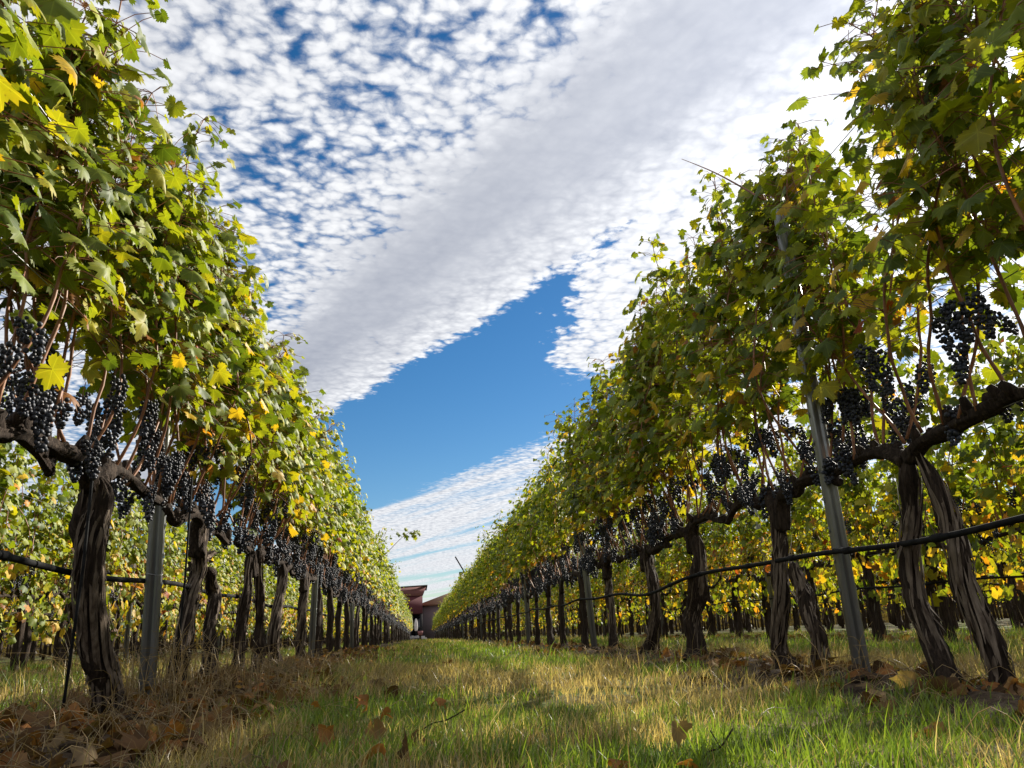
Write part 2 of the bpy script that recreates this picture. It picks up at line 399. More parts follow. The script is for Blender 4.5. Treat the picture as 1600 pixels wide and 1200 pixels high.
# ------------------------------------------------------------------ winery at the end of the rows
def flat(name, col, rough=0.8, amt=0.15, sc=3.0, spec=0.3, metal=0.0):
    def bld(g, b):
        n1 = g.noise(pos(g), sc, 5, 0.6)
        g.l.new(g.mix(n1, tuple(c*(1-amt) for c in col)+(1,), tuple(c*(1+amt) for c in col)+(1,)), b.inputs['Base Color'])
    return principled(name, bld, rough, metal, spec)
M['maroon'] = flat('maroon_cladding', (0.11, 0.030, 0.040))
M['soffit'] = flat('maroon_soffit', (0.20, 0.085, 0.085))
M['dark'] = flat('dark_frame', (0.015, 0.014, 0.016))
M['glass'] = flat('dark_glass', (0.01, 0.012, 0.016), 0.08, 0.1, 1, 0.6)
M['stucco'] = flat('mauve_stucco', (0.34, 0.28, 0.30))
M['tile'] = flat('tan_roof', (0.24, 0.15, 0.095), 0.85, 0.25, 6)
M['concrete'] = flat('concrete', (0.07, 0.07, 0.078), 0.85, 0.2, 2)
M['canvas'] = flat('canvas', (0.62, 0.58, 0.55), 0.9)
def P(name, parts, mat, parent, smooth=False):
    V, F, _, _ = join(parts if isinstance(parts, list) else [parts])
    return obj(name, mesh(name, V, F, M[mat], smooth=smooth), parent)
def winery():
    BY = 92.0; z0 = float(dip(92))
    e = empty('winery_building', (0, BY, z0)); h = lambda z: z - z0
    tag(e, 'maroon winery building with upswept flat roof behind the left row', 'building')
    P('wall', box(-16, 0.30, 0.0, 9, h(2.15), h(4.4)), 'maroon', e)
    w = P('wall', [box(-16, -3.4, 0.5, 9, 0, h(2.13)), box(-3.4, 0.30, 3.5, 9, 0, h(2.13))], 'dark', e); w['label'] = 'dark recessed ground floor under the overhang'
    for i in range(3):
        x = -3.2 + 1.15*i
        gl = P('window', box(x, x+1.05, 3.40, 3.46, 0.1, h(1.95)), 'glass', e)
        P('frame', [box(x-0.05, x, 3.36, 3.47, 0.05, h(2.0)), box(x+1.05, x+1.1, 3.36, 3.47, 0.05, h(2.0)), box(x, x+1.05, 3.36, 3.47, h(1.95), h(2.0))], 'dark', gl)
    P('column', box(0.0, 0.28, 0.05, 0.33, 0, h(2.14)), 'dark', e)
    rf = P('roof', prism([(-17, h(4.45)), (0.85, h(5.08)), (0.85, h(5.22)), (-17, h(4.59))], -0.45, 9.6), 'dark', e)
    P('soffit', prism([(-16.5, h(4.05)), (0.34, h(4.05)), (0.72, h(5.07)), (-16.5, h(4.44))], -0.12, -0.004), 'soffit', rf)
    P('chimney', box(-3.9, -3.0, 3, 4, h(4.9), h(6.15)), 'dark', rf)
    st = P('terrace_step', [box(-6, 0.75, -3.0, -1.5, -0.1, 0.30), box(-6, 0.55, -1.5, 0.0, -0.1, 0.46)], 'concrete', e)
    e2 = empty('cellar_building', (0.5, BY+6, z0)); tag(e2, 'mauve stucco building with tan hipped roof beside the maroon winery', 'building')
    P('wall', box(-0.3, 14, 0, 12, 0, h(3.1)), 'stucco', e2)
    V = np.array([(-0.7, -0.5, h(3.1)), (14.4, -0.5, h(3.1)), (14.4, 12.5, h(3.1)), (-0.7, 12.5, h(3.1)), (4.4, 5.9, h(5.2)), (9.5, 5.9, h(5.2)),
                  (-0.7, -0.5, h(3.28)), (14.4, -0.5, h(3.28)), (14.4, 12.5, h(3.28)), (-0.7, 12.5, h(3.28))])
    F = [(0, 1, 7), (0, 7, 6), (1, 2, 8), (1, 8, 7), (2, 3, 9), (2, 9, 8), (3, 0, 6), (3, 6, 9), (6, 7, 5), (6, 5, 4), (7, 8, 5), (8, 9, 4), (8, 4, 5), (9, 6, 4), (0, 3, 2), (0, 2, 1)]
    P('roof', (V, np.array(F)), 'tile', e2)
    P('vent', box(3.2, 3.7, 1.6, 2.1, h(3.6), h(4.5)), 'dark', e2)
    for i in range(2):
        x = 2.0 + 3.0*i; wd = P('window', box(x, x+1.0, -0.04, 0.02, 1.2, 2.4), 'glass', e2); P('sill', box(x-0.1, x+1.1, -0.12, -0.045, 1.1, 1.2), 'concrete', wd)
    # closed patio umbrellas
    for i, (x, y, hh, lab) in enumerate([(-0.98, -0.7, 2.3, 'tall closed white patio umbrella in front of the maroon building'), (-0.42, -0.3, 1.9, 'shorter closed white patio umbrella right of the tall one')]):
        um = empty('patio_umbrella', (x, BY+y, z0+0.46)); tag(um, lab, 'umbrella', 'closed umbrellas on the terrace')
        P('pole', tube([(0, 0, 0), (0, 0, hh)], 0.03, 8), 'dark', um)
        zz = np.linspace(0.55, hh-0.02, 14); th = np.linspace(0, 2*np.pi, 16, endpoint=False)
        tt = (zz-zz[0])/(zz[-1]-zz[0]); rr = 0.04+0.20*np.sin(np.clip(tt*2.2+0.35, 0, np.pi))**0.8*(1-tt)**0.35
        rr = rr[:, None]*(1+0.22*np.sign(np.sin(4*th))[None])
        P('canopy', tube(np.stack([0*zz, 0*zz, zz], -1), rr, 16), 'canvas', um)
        P('base', tube([(0, 0, 0), (0, 0, 0.06), (0, 0, 0.1)], np.array([0.28, 0.28, 0.05]), 14), 'concrete', um)
    # frost fan standing beyond the right-hand rows
    fx, fy = 5.1, 100.0; g0 = float(dip(fy))
    fan = empty('wind_machine', (fx, fy, g0)); tag(fan, 'dark vineyard frost fan tower with tilted blade above the right row', 'wind machine')
    P('tower', tube([(0, 0, 0), (0, 0, 3.0), (0, 0, 7.6)], np.array([0.26, 0.20, 0.14]), 12), 'steel', fan)
    P('gearbox', [box(-0.24, 0.24, -0.5, 0.25, 7.6, 7.85), box(-0.15, 0.15, -0.62, -0.5, 7.62, 7.82)], 'dark', fan)
    for sgn in (1, -1):
        d = np.array([-0.5, 0, 0.86])*sgn; n = np.array([0.86, 0, 0.5]); c = np.array([0.42, -0.7, 7.72])
        L = 2.3; ww = 0.085; pr = []
        for t in (0.05, L): pr += [c+d*t+n*ww+[0, 0.03, 0], c+d*t-n*ww+[0, -0.03, 0], c+d*t-n*ww+[0, -0.06, 0], c+d*t+n*ww+[0, 0.0, 0]]
        F = [(0, 1, 5), (0, 5, 4), (1, 2, 6), (1, 6, 5), (2, 3, 7), (2, 7, 6), (3, 0, 4), (3, 4, 7), (0, 3, 2), (0, 2, 1), (4, 5, 6), (4, 6, 7)]
        P('blade', (np.array(pr), np.array(F)), 'dark', fan)
    P('hub', tube([(0.42, -0.78, 7.72), (0.0, -0.6, 7.72)], 0.08, 10), 'dark', fan)
    bx = empty('planter', (0.05, BY-3.4, z0)); tag(bx, 'small red planter at the foot of the winery terrace', 'planter')
    P('pot', prism([(-0.22, 0.55), (0.22, 0.55), (0.3, 1.0), (-0.3, 1.0)], -0.25, 0.25), 'soffit', bx)
    P('stand', box(-0.12, 0.12, -0.12, 0.12, -0.05, 0.548), 'dark', bx)
winery()

# ------------------------------------------------------------------ trellis: posts, wires, drip hoses
Y_END = {0: 76, 1: 80}
HC = 0.70
ORD = ['first', 'second', 'third', 'fourth', 'fifth', 'sixth', 'seventh', 'eighth', 'ninth', 'tenth', 'eleventh', 'twelfth', 'thirteenth', 'fourteenth', 'fifteenth', 'sixteenth', 'seventeenth', 'eighteenth', 'nineteenth', 'twentieth']
ROWNAME = {0: 'left-hand row', 1: 'right-hand row', -1: 'row behind the left-hand row', -2: 'second row behind the left-hand row', 2: 'row behind the right-hand row', 3: 'second row behind the right-hand row', 4: 'third row behind the right-hand row'}
def post_meshes():
    # ribbed channel section, 72 x 38 mm, 2.5 mm sheet
    cl = np.array([(-36, 20), (-27, 20), (-36, 12), (-36, -12), (-26, -19), (-13, -19), (-8, -11), (8, -11), (13, -19), (26, -19), (36, -12), (36, 12), (27, 20), (36, 20)], float)*0.001
    cl[0] = (-0.022, 0.023); cl[-1] = (0.022, 0.023)
    cl[1] = (-0.030, 0.023); cl[-2] = (0.030, 0.023)
    t = 0.0014
    d = np.gradient(cl, axis=0); nn = np.stack([-d[:, 1], d[:, 0]], -1); nn /= np.linalg.norm(nn, axis=1)[:, None]
    outer = cl + nn*t; inner = cl - nn*t; n = len(cl)
    V = []; 
    for z in (-0.05, 1.74):
        for p in outer: V.append((p[0], p[1], z))
        for p in inner: V.append((p[0], p[1], z))
    F = []; m = 2*n
    def q(a, b, c, dd): F.extend([(a, b, c), (a, c, dd)])
    for i in range(n-1):
        q(i, i+1, m+i+1, m+i); q(n+i+1, n+i, m+n+i, m+n+i+1); q(m+i, m+i+1, m+n+i+1, m+n+i); q(i+1, i, n+i, n+i+1)
    q(0, m, m+n, n); q(n-1, 2*n-1, m+2*n-1, m+n-1)
    body = mesh('post_body', V, F, M['steel'])
    tabs = []
    for z in np.arange(0.25, 1.7, 0.105):
        for sx in (-1, 1):
            tabs.append(prism([(sx*0.0375, z), (sx*0.046, z+0.018), (sx*0.0435, z+0.022), (sx*0.0375, z+0.012)], -0.004, 0.004, 'y'))
    V, F, _, _ = join(tabs); hooks = mesh('post_hooks', V, F, M['steel'])
    rings = []
    a = np.linspace(0, 2*np.pi, 25)
    V, F = tube(np.stack([0.041*np.cos(a), 0.027*np.sin(a)+0.001, 0*a+0.405+0.004*np.sin(2*a)], -1), 0.0018, 5, False); ring = mesh('wire_tie', V, F, M['wire'])
    return body, hooks, ring
POST = post_meshes()
def post(k, y, label, group, near=True, lean=0.0):
    x = rows_x(k) + 0.005
    e = empty('trellis_post', (x, y, float(gz(x, y)))); e.rotation_euler = (0, lean, 0.0); e.scale = (0.70, 0.75, 1)
    tag(e, label, 'post', group)
    obj('post_body', POST[0], e)
    if near: tag(obj('hook_strip', POST[1], e), kind='stuff')
    obj('wire_tie', POST[2], e)
posts = {0: 2.98, 1: 2.64, -1: 5.6, 2: 4.3, -2: 6.5, 3: 5.4, 4: 6.2}
yend = {0: 75, 1: 79, -1: 52, 2: 55, -2: 34, 3: 46, 4: 36}
lr = random.Random(3)
for k in posts:
    y = posts[k]; i = 0
    while y < yend[k]:
        lab = 'galvanised ribbed steel trellis post, %s along the %s' % (ORD[i], ROWNAME[k]) if i < (7 if k in (0, 1) else 4) else 'distant steel trellis post far down the %s' % ROWNAME[k]
        post(k, y, lab, 'trellis posts of the %s' % ROWNAME[k], y < 14, {(0, 0): -0.035, (1, 0): -0.022}.get((k, i), lr.gauss(-0.015, 0.025)))
        y += 4.24; i += 1

def drip(k, y0, y1, detail):
    x = rows_x(k) - (0.045 if k >= 1 else 0.05)
    rg = random.Random(k+50); ys = np.arange(y0, y1, 0.25)
    sag = np.array([0.009*math.sin(y*1.9+k) + 0.012*math.sin(y*4.3+2*k) for y in ys])
    if k == 1: sag += -0.035*np.exp(-((ys-4.9)/0.7)**2) + 0.03*np.exp(-((ys-3.7)/0.5)**2)
    C = np.stack([x + 0.012*np.sin(ys*2.3+k), ys, 0.405+sag*0.7+dip(ys)], -1)
    C = catmull(C, 3 if detail else 1)
    V, F = tube(C, 0.0088, 10 if detail else 6)
    e = empty('drip_hose', (0, 0, 0)); tag(e, 'dark drip irrigation hose strung along the %s' % ROWNAME[k], 'hose', 'drip hoses on the trellis')
    obj('hose', mesh('hose', V, F, M['hose'], smooth=True), e)
    if detail:
        em = tube([(0, -0.022, 0), (0, -0.018, 0), (0, 0.018, 0), (0, 0.022, 0)], np.array([0.0095, 0.0122, 0.0122, 0.0095]), 10); me = mesh('emitter', *em, M['hose'], smooth=True)
        y = y0+0.3
        while y < 9:
            j = int(np.argmin(np.abs(C[:, 1]-y))); o = obj('emitter', me, e); o.location = C[j]; y += rg.choice([0.45, 0.5, 0.55])
def wires(k, y0, y1):
    e = empty('trellis_wires', (rows_x(k), y0, 0)); tag(e, 'thin trellis wires stretched between the posts of the %s' % ROWNAME[k], 'wires', 'trellis wires')
    for x, z in ((0, HC-0.015), (0.048, 1.02), (-0.048, 1.02), (0.048, 1.40), (-0.048, 1.40), (0.0, 1.78)):
        ys = np.arange(0, y1-y0, 2.0)
        V, F = tube(np.stack([0*ys+x, ys, z+dip(ys+y0)], -1), 0.0016, 5); obj('wire', mesh('wire', V, F, M['wire']), e)
for k in (0, 1, -1, 2, 3, -2):
    drip(k, 0.2 if k in (0, 1) else 3.0, yend[k], k in (0, 1)); wires(k, 0.2 if k in (0, 1) else 3.0, yend[k])

# ------------------------------------------------------------------ vine parts
CTRL = [(0, 1.0), (14, 0.86), (27, 0.72), (42, 0.84), (54, 0.93), (70, 0.80), (84, 0.67), (98, 0.76), (112, 0.80), (131, 0.72), (150, 0.64), (168, 0.42), (180, 0.06)]
def leaf_shape(rg, n_out=36, dry=0.0, teeth=0.10):
    ca = np.radians([c[0] for c in CTRL]); cr = np.array([c[1] for c in CTRL])*np.array([1]+[rg.uniform(0.9, 1.1) for _ in CTRL[1:]])
    sinus = rg.uniform(0.78, 1.15)
    cr[[2, 6]] *= sinus
    th = np.linspace(-np.pi, np.pi, n_out, endpoint=False) + 0.001
    cr2 = cr*np.array([1]+[rg.uniform(0.86, 1.14) for _ in CTRL[1:]])
    r = np.where(th > 0, np.interp(np.abs(th), ca, cr), np.interp(np.abs(th), ca, cr2)); tj = np.array([rg.uniform(0.3, 1.5) for _ in th]); teeth = teeth*tj; r = r*(1+teeth*np.where(np.arange(n_out) % 2 == 0, 1, -1)*(np.abs(th) < 2.9))
    a, b, cc, ph = rg.uniform(0.05, 0.45), rg.uniform(0.0, 0.35), rg.uniform(0.04, 0.16), rg.uniform(0, 6.28)
    curl = rg.uniform(-0.2, 0.3)
    def zf(x, y, t, rr):
        return -a*np.abs(x)*0.8 - b*rr**2 - curl*np.maximum(y, 0)**2 + cc*np.sin(3*t+ph)*rr + 0.05*np.cos(5*t)*rr - dry*1.3*rr**2*(0.6+0.6*np.sin(2*t+ph))
    if n_out % 3 == 0 and n_out >= 30:
        ni = n_out//3; ti = th[::3]; ri = np.interp(np.abs(ti), ca, cr)*0.52
        T = np.concatenate([[0], ti, th]); Rr = np.concatenate([[0], ri, r]); F = []
        for i in range(ni):
            j = (i+1) % ni; I, J = 1+i, 1+j; o = lambda m: 1+ni+(3*i+m) % n_out
            F += [(0, I, J), (I, o(0), o(1)), (I, o(1), o(2)), (I, o(2), J), (J, o(2), o(3))]
    else:
        T = np.concatenate([[0], th]); Rr = np.concatenate([[0], r]); F = [(0, 1+i, 1+(i+1) % n_out) for i in range(n_out)]
    x = Rr*np.sin(T); y = Rr*np.cos(T); z = zf(x, y, T, Rr)
    if dry > 0:     # roll the blade up
        ang = x*dry*1.6; x = np.sin(ang)/(dry*1.6); z = z + (1-np.cos(ang))/(dry*1.6)
    uv = np.stack([Rr*np.sin(T), Rr*np.cos(T)], -1)
    return np.stack([x, y, z], -1), np.array(F), uv
COLS = {'green': (0.076, 0.110, 0.013), 'deep': (0.042, 0.069, 0.013), 'lime': (0.125, 0.158, 0.016), 'ygreen': (0.172, 0.180, 0.018),
        'yellow': (0.26, 0.195, 0.024), 'orange': (0.27, 0.130, 0.020), 'brown': (0.13, 0.065, 0.030), 'red': (0.15, 0.04, 0.020)}
CN = list(COLS)
rgl = random.Random(11)
SH_HI = [leaf_shape(rgl, 48) for _ in range(9)]
SH_LO = [leaf_shape(rgl, 15, teeth=0.10) for _ in range(8)]
SH_FAR = [leaf_shape(rgl, 8, teeth=0.16) for _ in range(5)]
SH_DRY = [leaf_shape(rgl, 36, teeth=0.07, dry=rgl.uniform(0.5, 1.1)) for _ in range(6)]
def tinted(uv, c, rg_edge):
    r = np.linalg.norm(uv, axis=1)[:, None]; c = np.array(c)
    edge = np.clip((r-0.55)/0.45, 0, 1)*rg_edge
    return c*(1-edge) + np.array((0.36, 0.24, 0.03))*edge*np.clip(c.sum()*4, 0.4, 1)
LEAF_ME = {}
for ci, cn in enumerate(CN):
    for si, (V, F, uv) in enumerate(SH_HI if cn != 'brown' else SH_DRY):
        LEAF_ME[cn, si] = mesh('leaf_'+cn, V, F, M['leaf'] if cn != 'brown' else M['dry_leaf'], tinted(uv, COLS[cn], 0.25 if cn in ('ygreen', 'lime') and si % 3 == 0 else 0), uv, smooth=True)

def pick_color(rg, t, yel):
    """t: 0 at the cordon, 1 at the canopy top; yel: how autumnal the vine is"""
    py = max(0.0, 0.75*(1-t/0.42))*(0.75+0.7*yel) + 0.05*yel
    x = rg.random()
    if x < py:
        return rg.choices(['yellow', 'orange', 'ygreen', 'brown', 'red'], [0.42, 0.05+0.13*yel, 0.44, 0.09, 0.01+0.02*yel])[0]
    return rg.choices(['green', 'deep', 'lime', 'ygreen', 'yellow', 'brown'], [0.37, 0.20, 0.33, 0.09, 0.004+0.05*yel*yel, 0.010])[0]

def rough_tube(C, r, k, seed, amp=0.16, lobes=True):
    n = len(C); rs = np.random.RandomState(seed); th = np.linspace(0, 2*np.pi, k, endpoint=False)
    s = np.linspace(0, 1, n)[:, None]; L = np.linalg.norm(np.diff(C, axis=0), axis=1).sum()
    tw = rs.uniform(-3, 3)
    f = np.zeros((n, k))
    for m, a in ((2, 0.6), (3, 0.6), (5, 0.45), (9, 0.38), (14, 0.38)):
        f += a*np.sin(m*th[None] + tw*s*L*(1+0.2*m) + rs.uniform(0, 6.3) + 1.3*np.sin(s*L*rs.uniform(4, 12)+rs.uniform(0, 6)))
    cyc = rs.uniform(0, 90); f += 3.4*(fbm(3.0*np.cos(th)[None]+cyc+1.5*s, 3.0*np.sin(th)[None]+s*L*9, 4)-0.5)*2 + 1.6*(fbm(9*np.cos(th)[None]+cyc, 9*np.sin(th)[None]+s*L*7+0*th[None], 3)-0.5)*2
    knob = (fbm(s[:, 0]*L*7+rs.uniform(0, 50), 0*s[:, 0]+seed, 3)-0.5)
    R = np.asarray(r)[:, None]*(1+amp*0.55*f+0.7*knob[:, None])
    return tube(C, R, k)
def trunk_geo(paths, seed, hi):
    parts = []
    for i, (P_, r0, r1) in enumerate(paths):
        C = catmull(np.array(P_), 14 if hi else 5); n = len(C); s = np.linspace(0, 1, n)
        C = C + (0.006*np.sin(np.outer(s, [17, 23, 0]) + seed + i))
        r = 0.76*(r0+(r1-r0)*s); r = r*(1+1.0*np.exp(-s*12)+0.25*np.exp(-((s-0.93)/0.07)**2))*(1-0.75*s**14)
        parts.append(rough_tube(C, r, 40 if hi else 11, seed*7+i, 0.23))
    V, F, _, _ = join(parts); return V, F
def strips_geo(paths, seed, n):
    rs = random.Random(seed); parts = []
    for i in range(n):
        P_, r0, r1 = rs.choice(paths); C = catmull(np.array(P_), 14); m = len(C)
        T, N, B = frames(C); a = rs.randint(0, int(m*0.7)); L = rs.randint(int(m*0.15), int(m*0.45)); idx = np.arange(a, min(m, a+L))
        if len(idx) < 4: continue
        th = rs.uniform(0, 6.28); tt = np.linspace(0, 1, len(idx)); s = idx/m
        rr = 0.76*(r0+(r1-r0)*s)*1.10 + 0.001 + (0.030*rs.random()**2)*np.abs(tt-rs.choice([0, 1]))**3 + 0.004*np.sin(tt*9+i)
        d = np.cos(th+0.5*tt)[:, None]*N[idx]+np.sin(th+0.5*tt)[:, None]*B[idx]
        w = rs.uniform(0.0010, 0.0060)*(1-np.abs(2*tt-1)**4+0.15); e = np.cross(T[idx], d)
        Lf = C[idx]+d*rr[:, None]-e*w[:, None]; Rt = C[idx]+d*rr[:, None]+e*w[:, None]
        V = np.empty((2*len(idx), 3)); V[0::2] = Lf; V[1::2] = Rt
        F = []
        for q in range(len(idx)-1): F += [(2*q, 2*q+1, 2*q+3), (2*q, 2*q+3, 2*q+2)]
        parts.append((V, np.array(F)))
    V, F, _, _ = join(parts); return V, F

def shoots(rg, y0, y1, n, hc, top, wild=0.0):
    out = []
    for i in range(n):
        y = y0 + (y1-y0)*(i+rg.uniform(0.1, 0.9))/n
        p = np.array([rg.uniform(-0.02, 0.02), y, hc+0.015]); pts = [p.copy()]
        d = np.array([rg.gauss(0, 0.32), rg.gauss(0, 0.22), 1.0]); h = top + rg.gauss(0, 0.10)
        if rg.random() < 0.10+wild: h += rg.uniform(0.06, 0.24)
        step = 0.075; over = rg.random() < 0.35; side = rg.choice([-1, 1])
        while p[2] < h and len(pts) < 26:
            d = d + np.array([rg.gauss(0, 0.10), rg.gauss(0, 0.10), 0.0]); 
            d[0] -= 0.9*(p[0])*(1 if p[2] < 1.75 else 0.2); d[0] *= 0.9; d[1] *= 0.9; d[2] = 1
            if over and p[2] > top-0.22: d[0] += side*0.16; 
            p = p + step*d/np.linalg.norm(d); pts.append(p.copy())
        out.append(np.array(pts))
    return out
def leaves_on(rg, sh, hc, top, dens, yel, big=1.0, fruit=0.30):
    """list of (pos, 3x3, colour, petiole start)"""
    L = []
    for S in sh:
        side0 = rg.choice([-1, 1])
        for j in range(1, len(S)):
            p = S[j]; t = (p[2]-hc)/(top-hc)
            if p[2]-hc < fruit:
                if rg.random() > 0.09: continue
                cnt = 1
            else:
                cnt = 1 + (rg.random() < dens) + (rg.random() < dens-1) + (rg.random() < dens-2) + (rg.random() < dens-3) + (rg.random() < dens-4) + (rg.random() < dens-5) + (rg.random() < dens-6)
                if p[2]-hc < fruit+0.12 and rg.random() < 0.35: cnt -= 1
            for c in range(cnt):
                side0 = -side0; sx = side0 if rg.random() < 0.85 else -side0
                if c == 0: off = np.array([sx*rg.uniform(0.02, 0.11), rg.uniform(-0.07, 0.07), rg.uniform(-0.02, 0.06)])
                else: off = np.array([sx*abs(rg.gauss(0.085, 0.06)), rg.uniform(-0.14, 0.14), rg.uniform(-0.10, 0.08)])
                if j > len(S)-4: off *= 0.6
                q = p + off
                out = np.array([sx*1.0, 0, 0])
                nrm = out*rg.uniform(0.25, 1.0) + np.array([rg.gauss(0, 0.35), rg.gauss(0.05, 0.42), rg.uniform(0.15, 0.85)])
                tip = out*rg.uniform(0.1, 0.8) + np.array([rg.gauss(0, 0.3), rg.gauss(0, 0.55), -rg.uniform(0.3, 1.1)])
                nrm /= np.linalg.norm(nrm); tip -= nrm*tip.dot(nrm); tip /= np.linalg.norm(tip); xx = np.cross(tip, nrm)
                s = big*rg.uniform(0.040, 0.072)*(0.62 if j > len(S)-3 else 1.0)*(1.0 if c == 0 else 0.85)
                cn = pick_color(rg, t, yel)
                if cn == 'brown': s *= 0.75
                L.append((q, np.stack([xx, tip, nrm], -1)*s, cn, p))
    return L
def merge_leaves(L, shapes, rg, jit=0.25):
    parts = []
    for q, Mx, cn, p in L:
        V, F, uv = rg.choice(shapes); c = np.array(COLS[cn])*rg.uniform(1-jit, 1+jit)
        parts.append((V@Mx.T + q, F, c, uv))
    return join(parts)
def petioles_geo(L):
    parts = []
    for q, Mx, cn, p in L:
        mid = (p+q)/2 + np.array([0, 0, 0.012]); parts.append(tube(np.array([p, mid, q]), 0.0013, 3, False))
    V, F, _, _ = join(parts); return V, F
def canes_geo(sh, k=6, r=0.0048):
    out = []
    for S in sh:
        C = catmull(S, 2); n = len(C); rr = r*(1-0.6*np.linspace(0, 1, n)); rr = rr*(1+0.18*(np.arange(n) % 2 == 0))
        out.append(tube(C, rr, k))
    return out
def ico(sub):
    t = (1+5**0.5)/2
    V = [(-1, t, 0), (1, t, 0), (-1, -t, 0), (1, -t, 0), (0, -1, t), (0, 1, t), (0, -1, -t), (0, 1, -t), (t, 0, -1), (t, 0, 1), (-t, 0, -1), (-t, 0, 1)]
    F = [(0, 11, 5), (0, 5, 1), (0, 1, 7), (0, 7, 10), (0, 10, 11), (1, 5, 9), (5, 11, 4), (11, 10, 2), (10, 7, 6), (7, 1, 8), (3, 9, 4), (3, 4, 2), (3, 2, 6), (3, 6, 8), (3, 8, 9), (4, 9, 5), (2, 4, 11), (6, 2, 10), (8, 6, 7), (9, 8, 1)]
    V = [np.array(v)/np.linalg.norm(v) for v in V]
    for _ in range(sub):
        cache = {}; nf = []
        def mid(a, b):
            key = (min(a, b), max(a, b))
            if key not in cache: m = V[a]+V[b]; V.append(m/np.linalg.norm(m)); cache[key] = len(V)-1
            return cache[key]
        for a, b, c in F:
            x, y, z = mid(a, b), mid(b, c), mid(c, a); nf += [(a, x, z), (b, y, x), (c, z, y), (x, y, z)]
        F = nf
    return np.array(V), np.array(F)
def cluster_pts(rg, n, length, width):
    pts = []
    tries = 0
    while len(pts) < n and tries < n*60:
        tries += 1
        t = rg.random()**0.8; w = width*(0.35+0.65*math.sin(min(1, t*2.2+0.25)*math.pi/2))*(1-0.75*t**1.6)
        a = rg.uniform(0, 6.28); rr = w*rg.uniform(0.55, 1.0)*(1.25 if rg.random() < 0.06 else 1)
        p = np.array([math.cos(a)*rr*0.92, math.sin(a)*rr*0.92, -length*0.88*t-0.01]); r = rg.uniform(0.0048, 0.0080)
        if all(np.sum((p-q)**2) > (0.64*(r+s))**2 for q, s in pts): pts.append((p, r))
    return pts
rgc = random.Random(21)
CL_PTS = [cluster_pts(rgc, n, l, w) for n, l, w in ((58, 0.13, 0.032), (72, 0.16, 0.034), (50, 0.11, 0.034), (64, 0.14, 0.036), (34, 0.10, 0.027), (80, 0.17, 0.038))]
I0, I1, I2 = ico(0), ico(1), ico(2)
def stem_of(pts): 
    zmin = min(p[2] for p, r in pts); return tube([(0, 0, 0.035), (0.003, 0, 0.0), (0, 0.002, zmin*0.8)], 0.0016, 5)
CL_HI = []; CL_LO = []; CL_STEM = []
for pts in CL_PTS:
    V, F, _, _ = join([(I1[0]*r+p, I1[1]) for p, r in pts]); CL_HI.append(mesh('grape_cluster', V, F, M['grape'], smooth=True))
    V, F, _, _ = join([(I0[0]*r*1.08+p, I0[1]) for p, r in pts[:34]]); CL_LO.append((V, F))
    V, F = stem_of(pts); CL_STEM.append(mesh('cluster_stem', V, F, M['petiole']))
BERRY = mesh('berry', I2[0], I2[1], M['grape'], smooth=True)
def cluster_spots(rg, sh, hc, n, y0, y1):
    out = []
    for i in range(n):
        S = rg.choice(sh); j = rg.randint(0, min(4, len(S)-1)); p = S[j]
        out.append(np.array([p[0]+rg.gauss(0, 0.035), p[1]+rg.gauss(0, 0.03), min(hc+0.29, max(hc+0.05, p[2]+rg.uniform(0.0, 0.08)))]))
    return out
def cordon_geo(y0, y1, hc, seed, hi, arms=None):
    parts = []; rs = random.Random(seed)
    if arms is None:
        arms = []
        for ye in (y0, y1):
            m = 5; pp = [(0, 0, hc-0.15), (0, ye*0.08, hc-0.05)]
            for q in range(1, m+1): pp.append((rs.gauss(0, 0.014), ye*q/m, hc-0.02+rs.gauss(0, 0.02)-0.02*(q == m)))
            arms.append(pp)
    for i, A in enumerate(arms):
        C = catmull(np.array(A), 9 if hi else 3); n = len(C); s = np.linspace(0, 1, n)
        parts.append(rough_tube(C, (0.029 if hi else 0.026)-0.016*s, 22 if hi else 9, seed*3+i, 0.2))
        for q in range(2, n-1, 5 if hi else 4):       # spur stubs
            b = C[q]; L = rs.uniform(0.025, 0.06); d = np.array([rs.gauss(0, 0.4), rs.gauss(0, 0.3), 1.0])
            SC = np.array([b, b+d*L*0.6, b+d*L]); parts.append(tube(SC, np.array([0.017, 0.015, 0.009]), 9 if hi else 6))
    V, F, _, _ = join(parts); return V, F

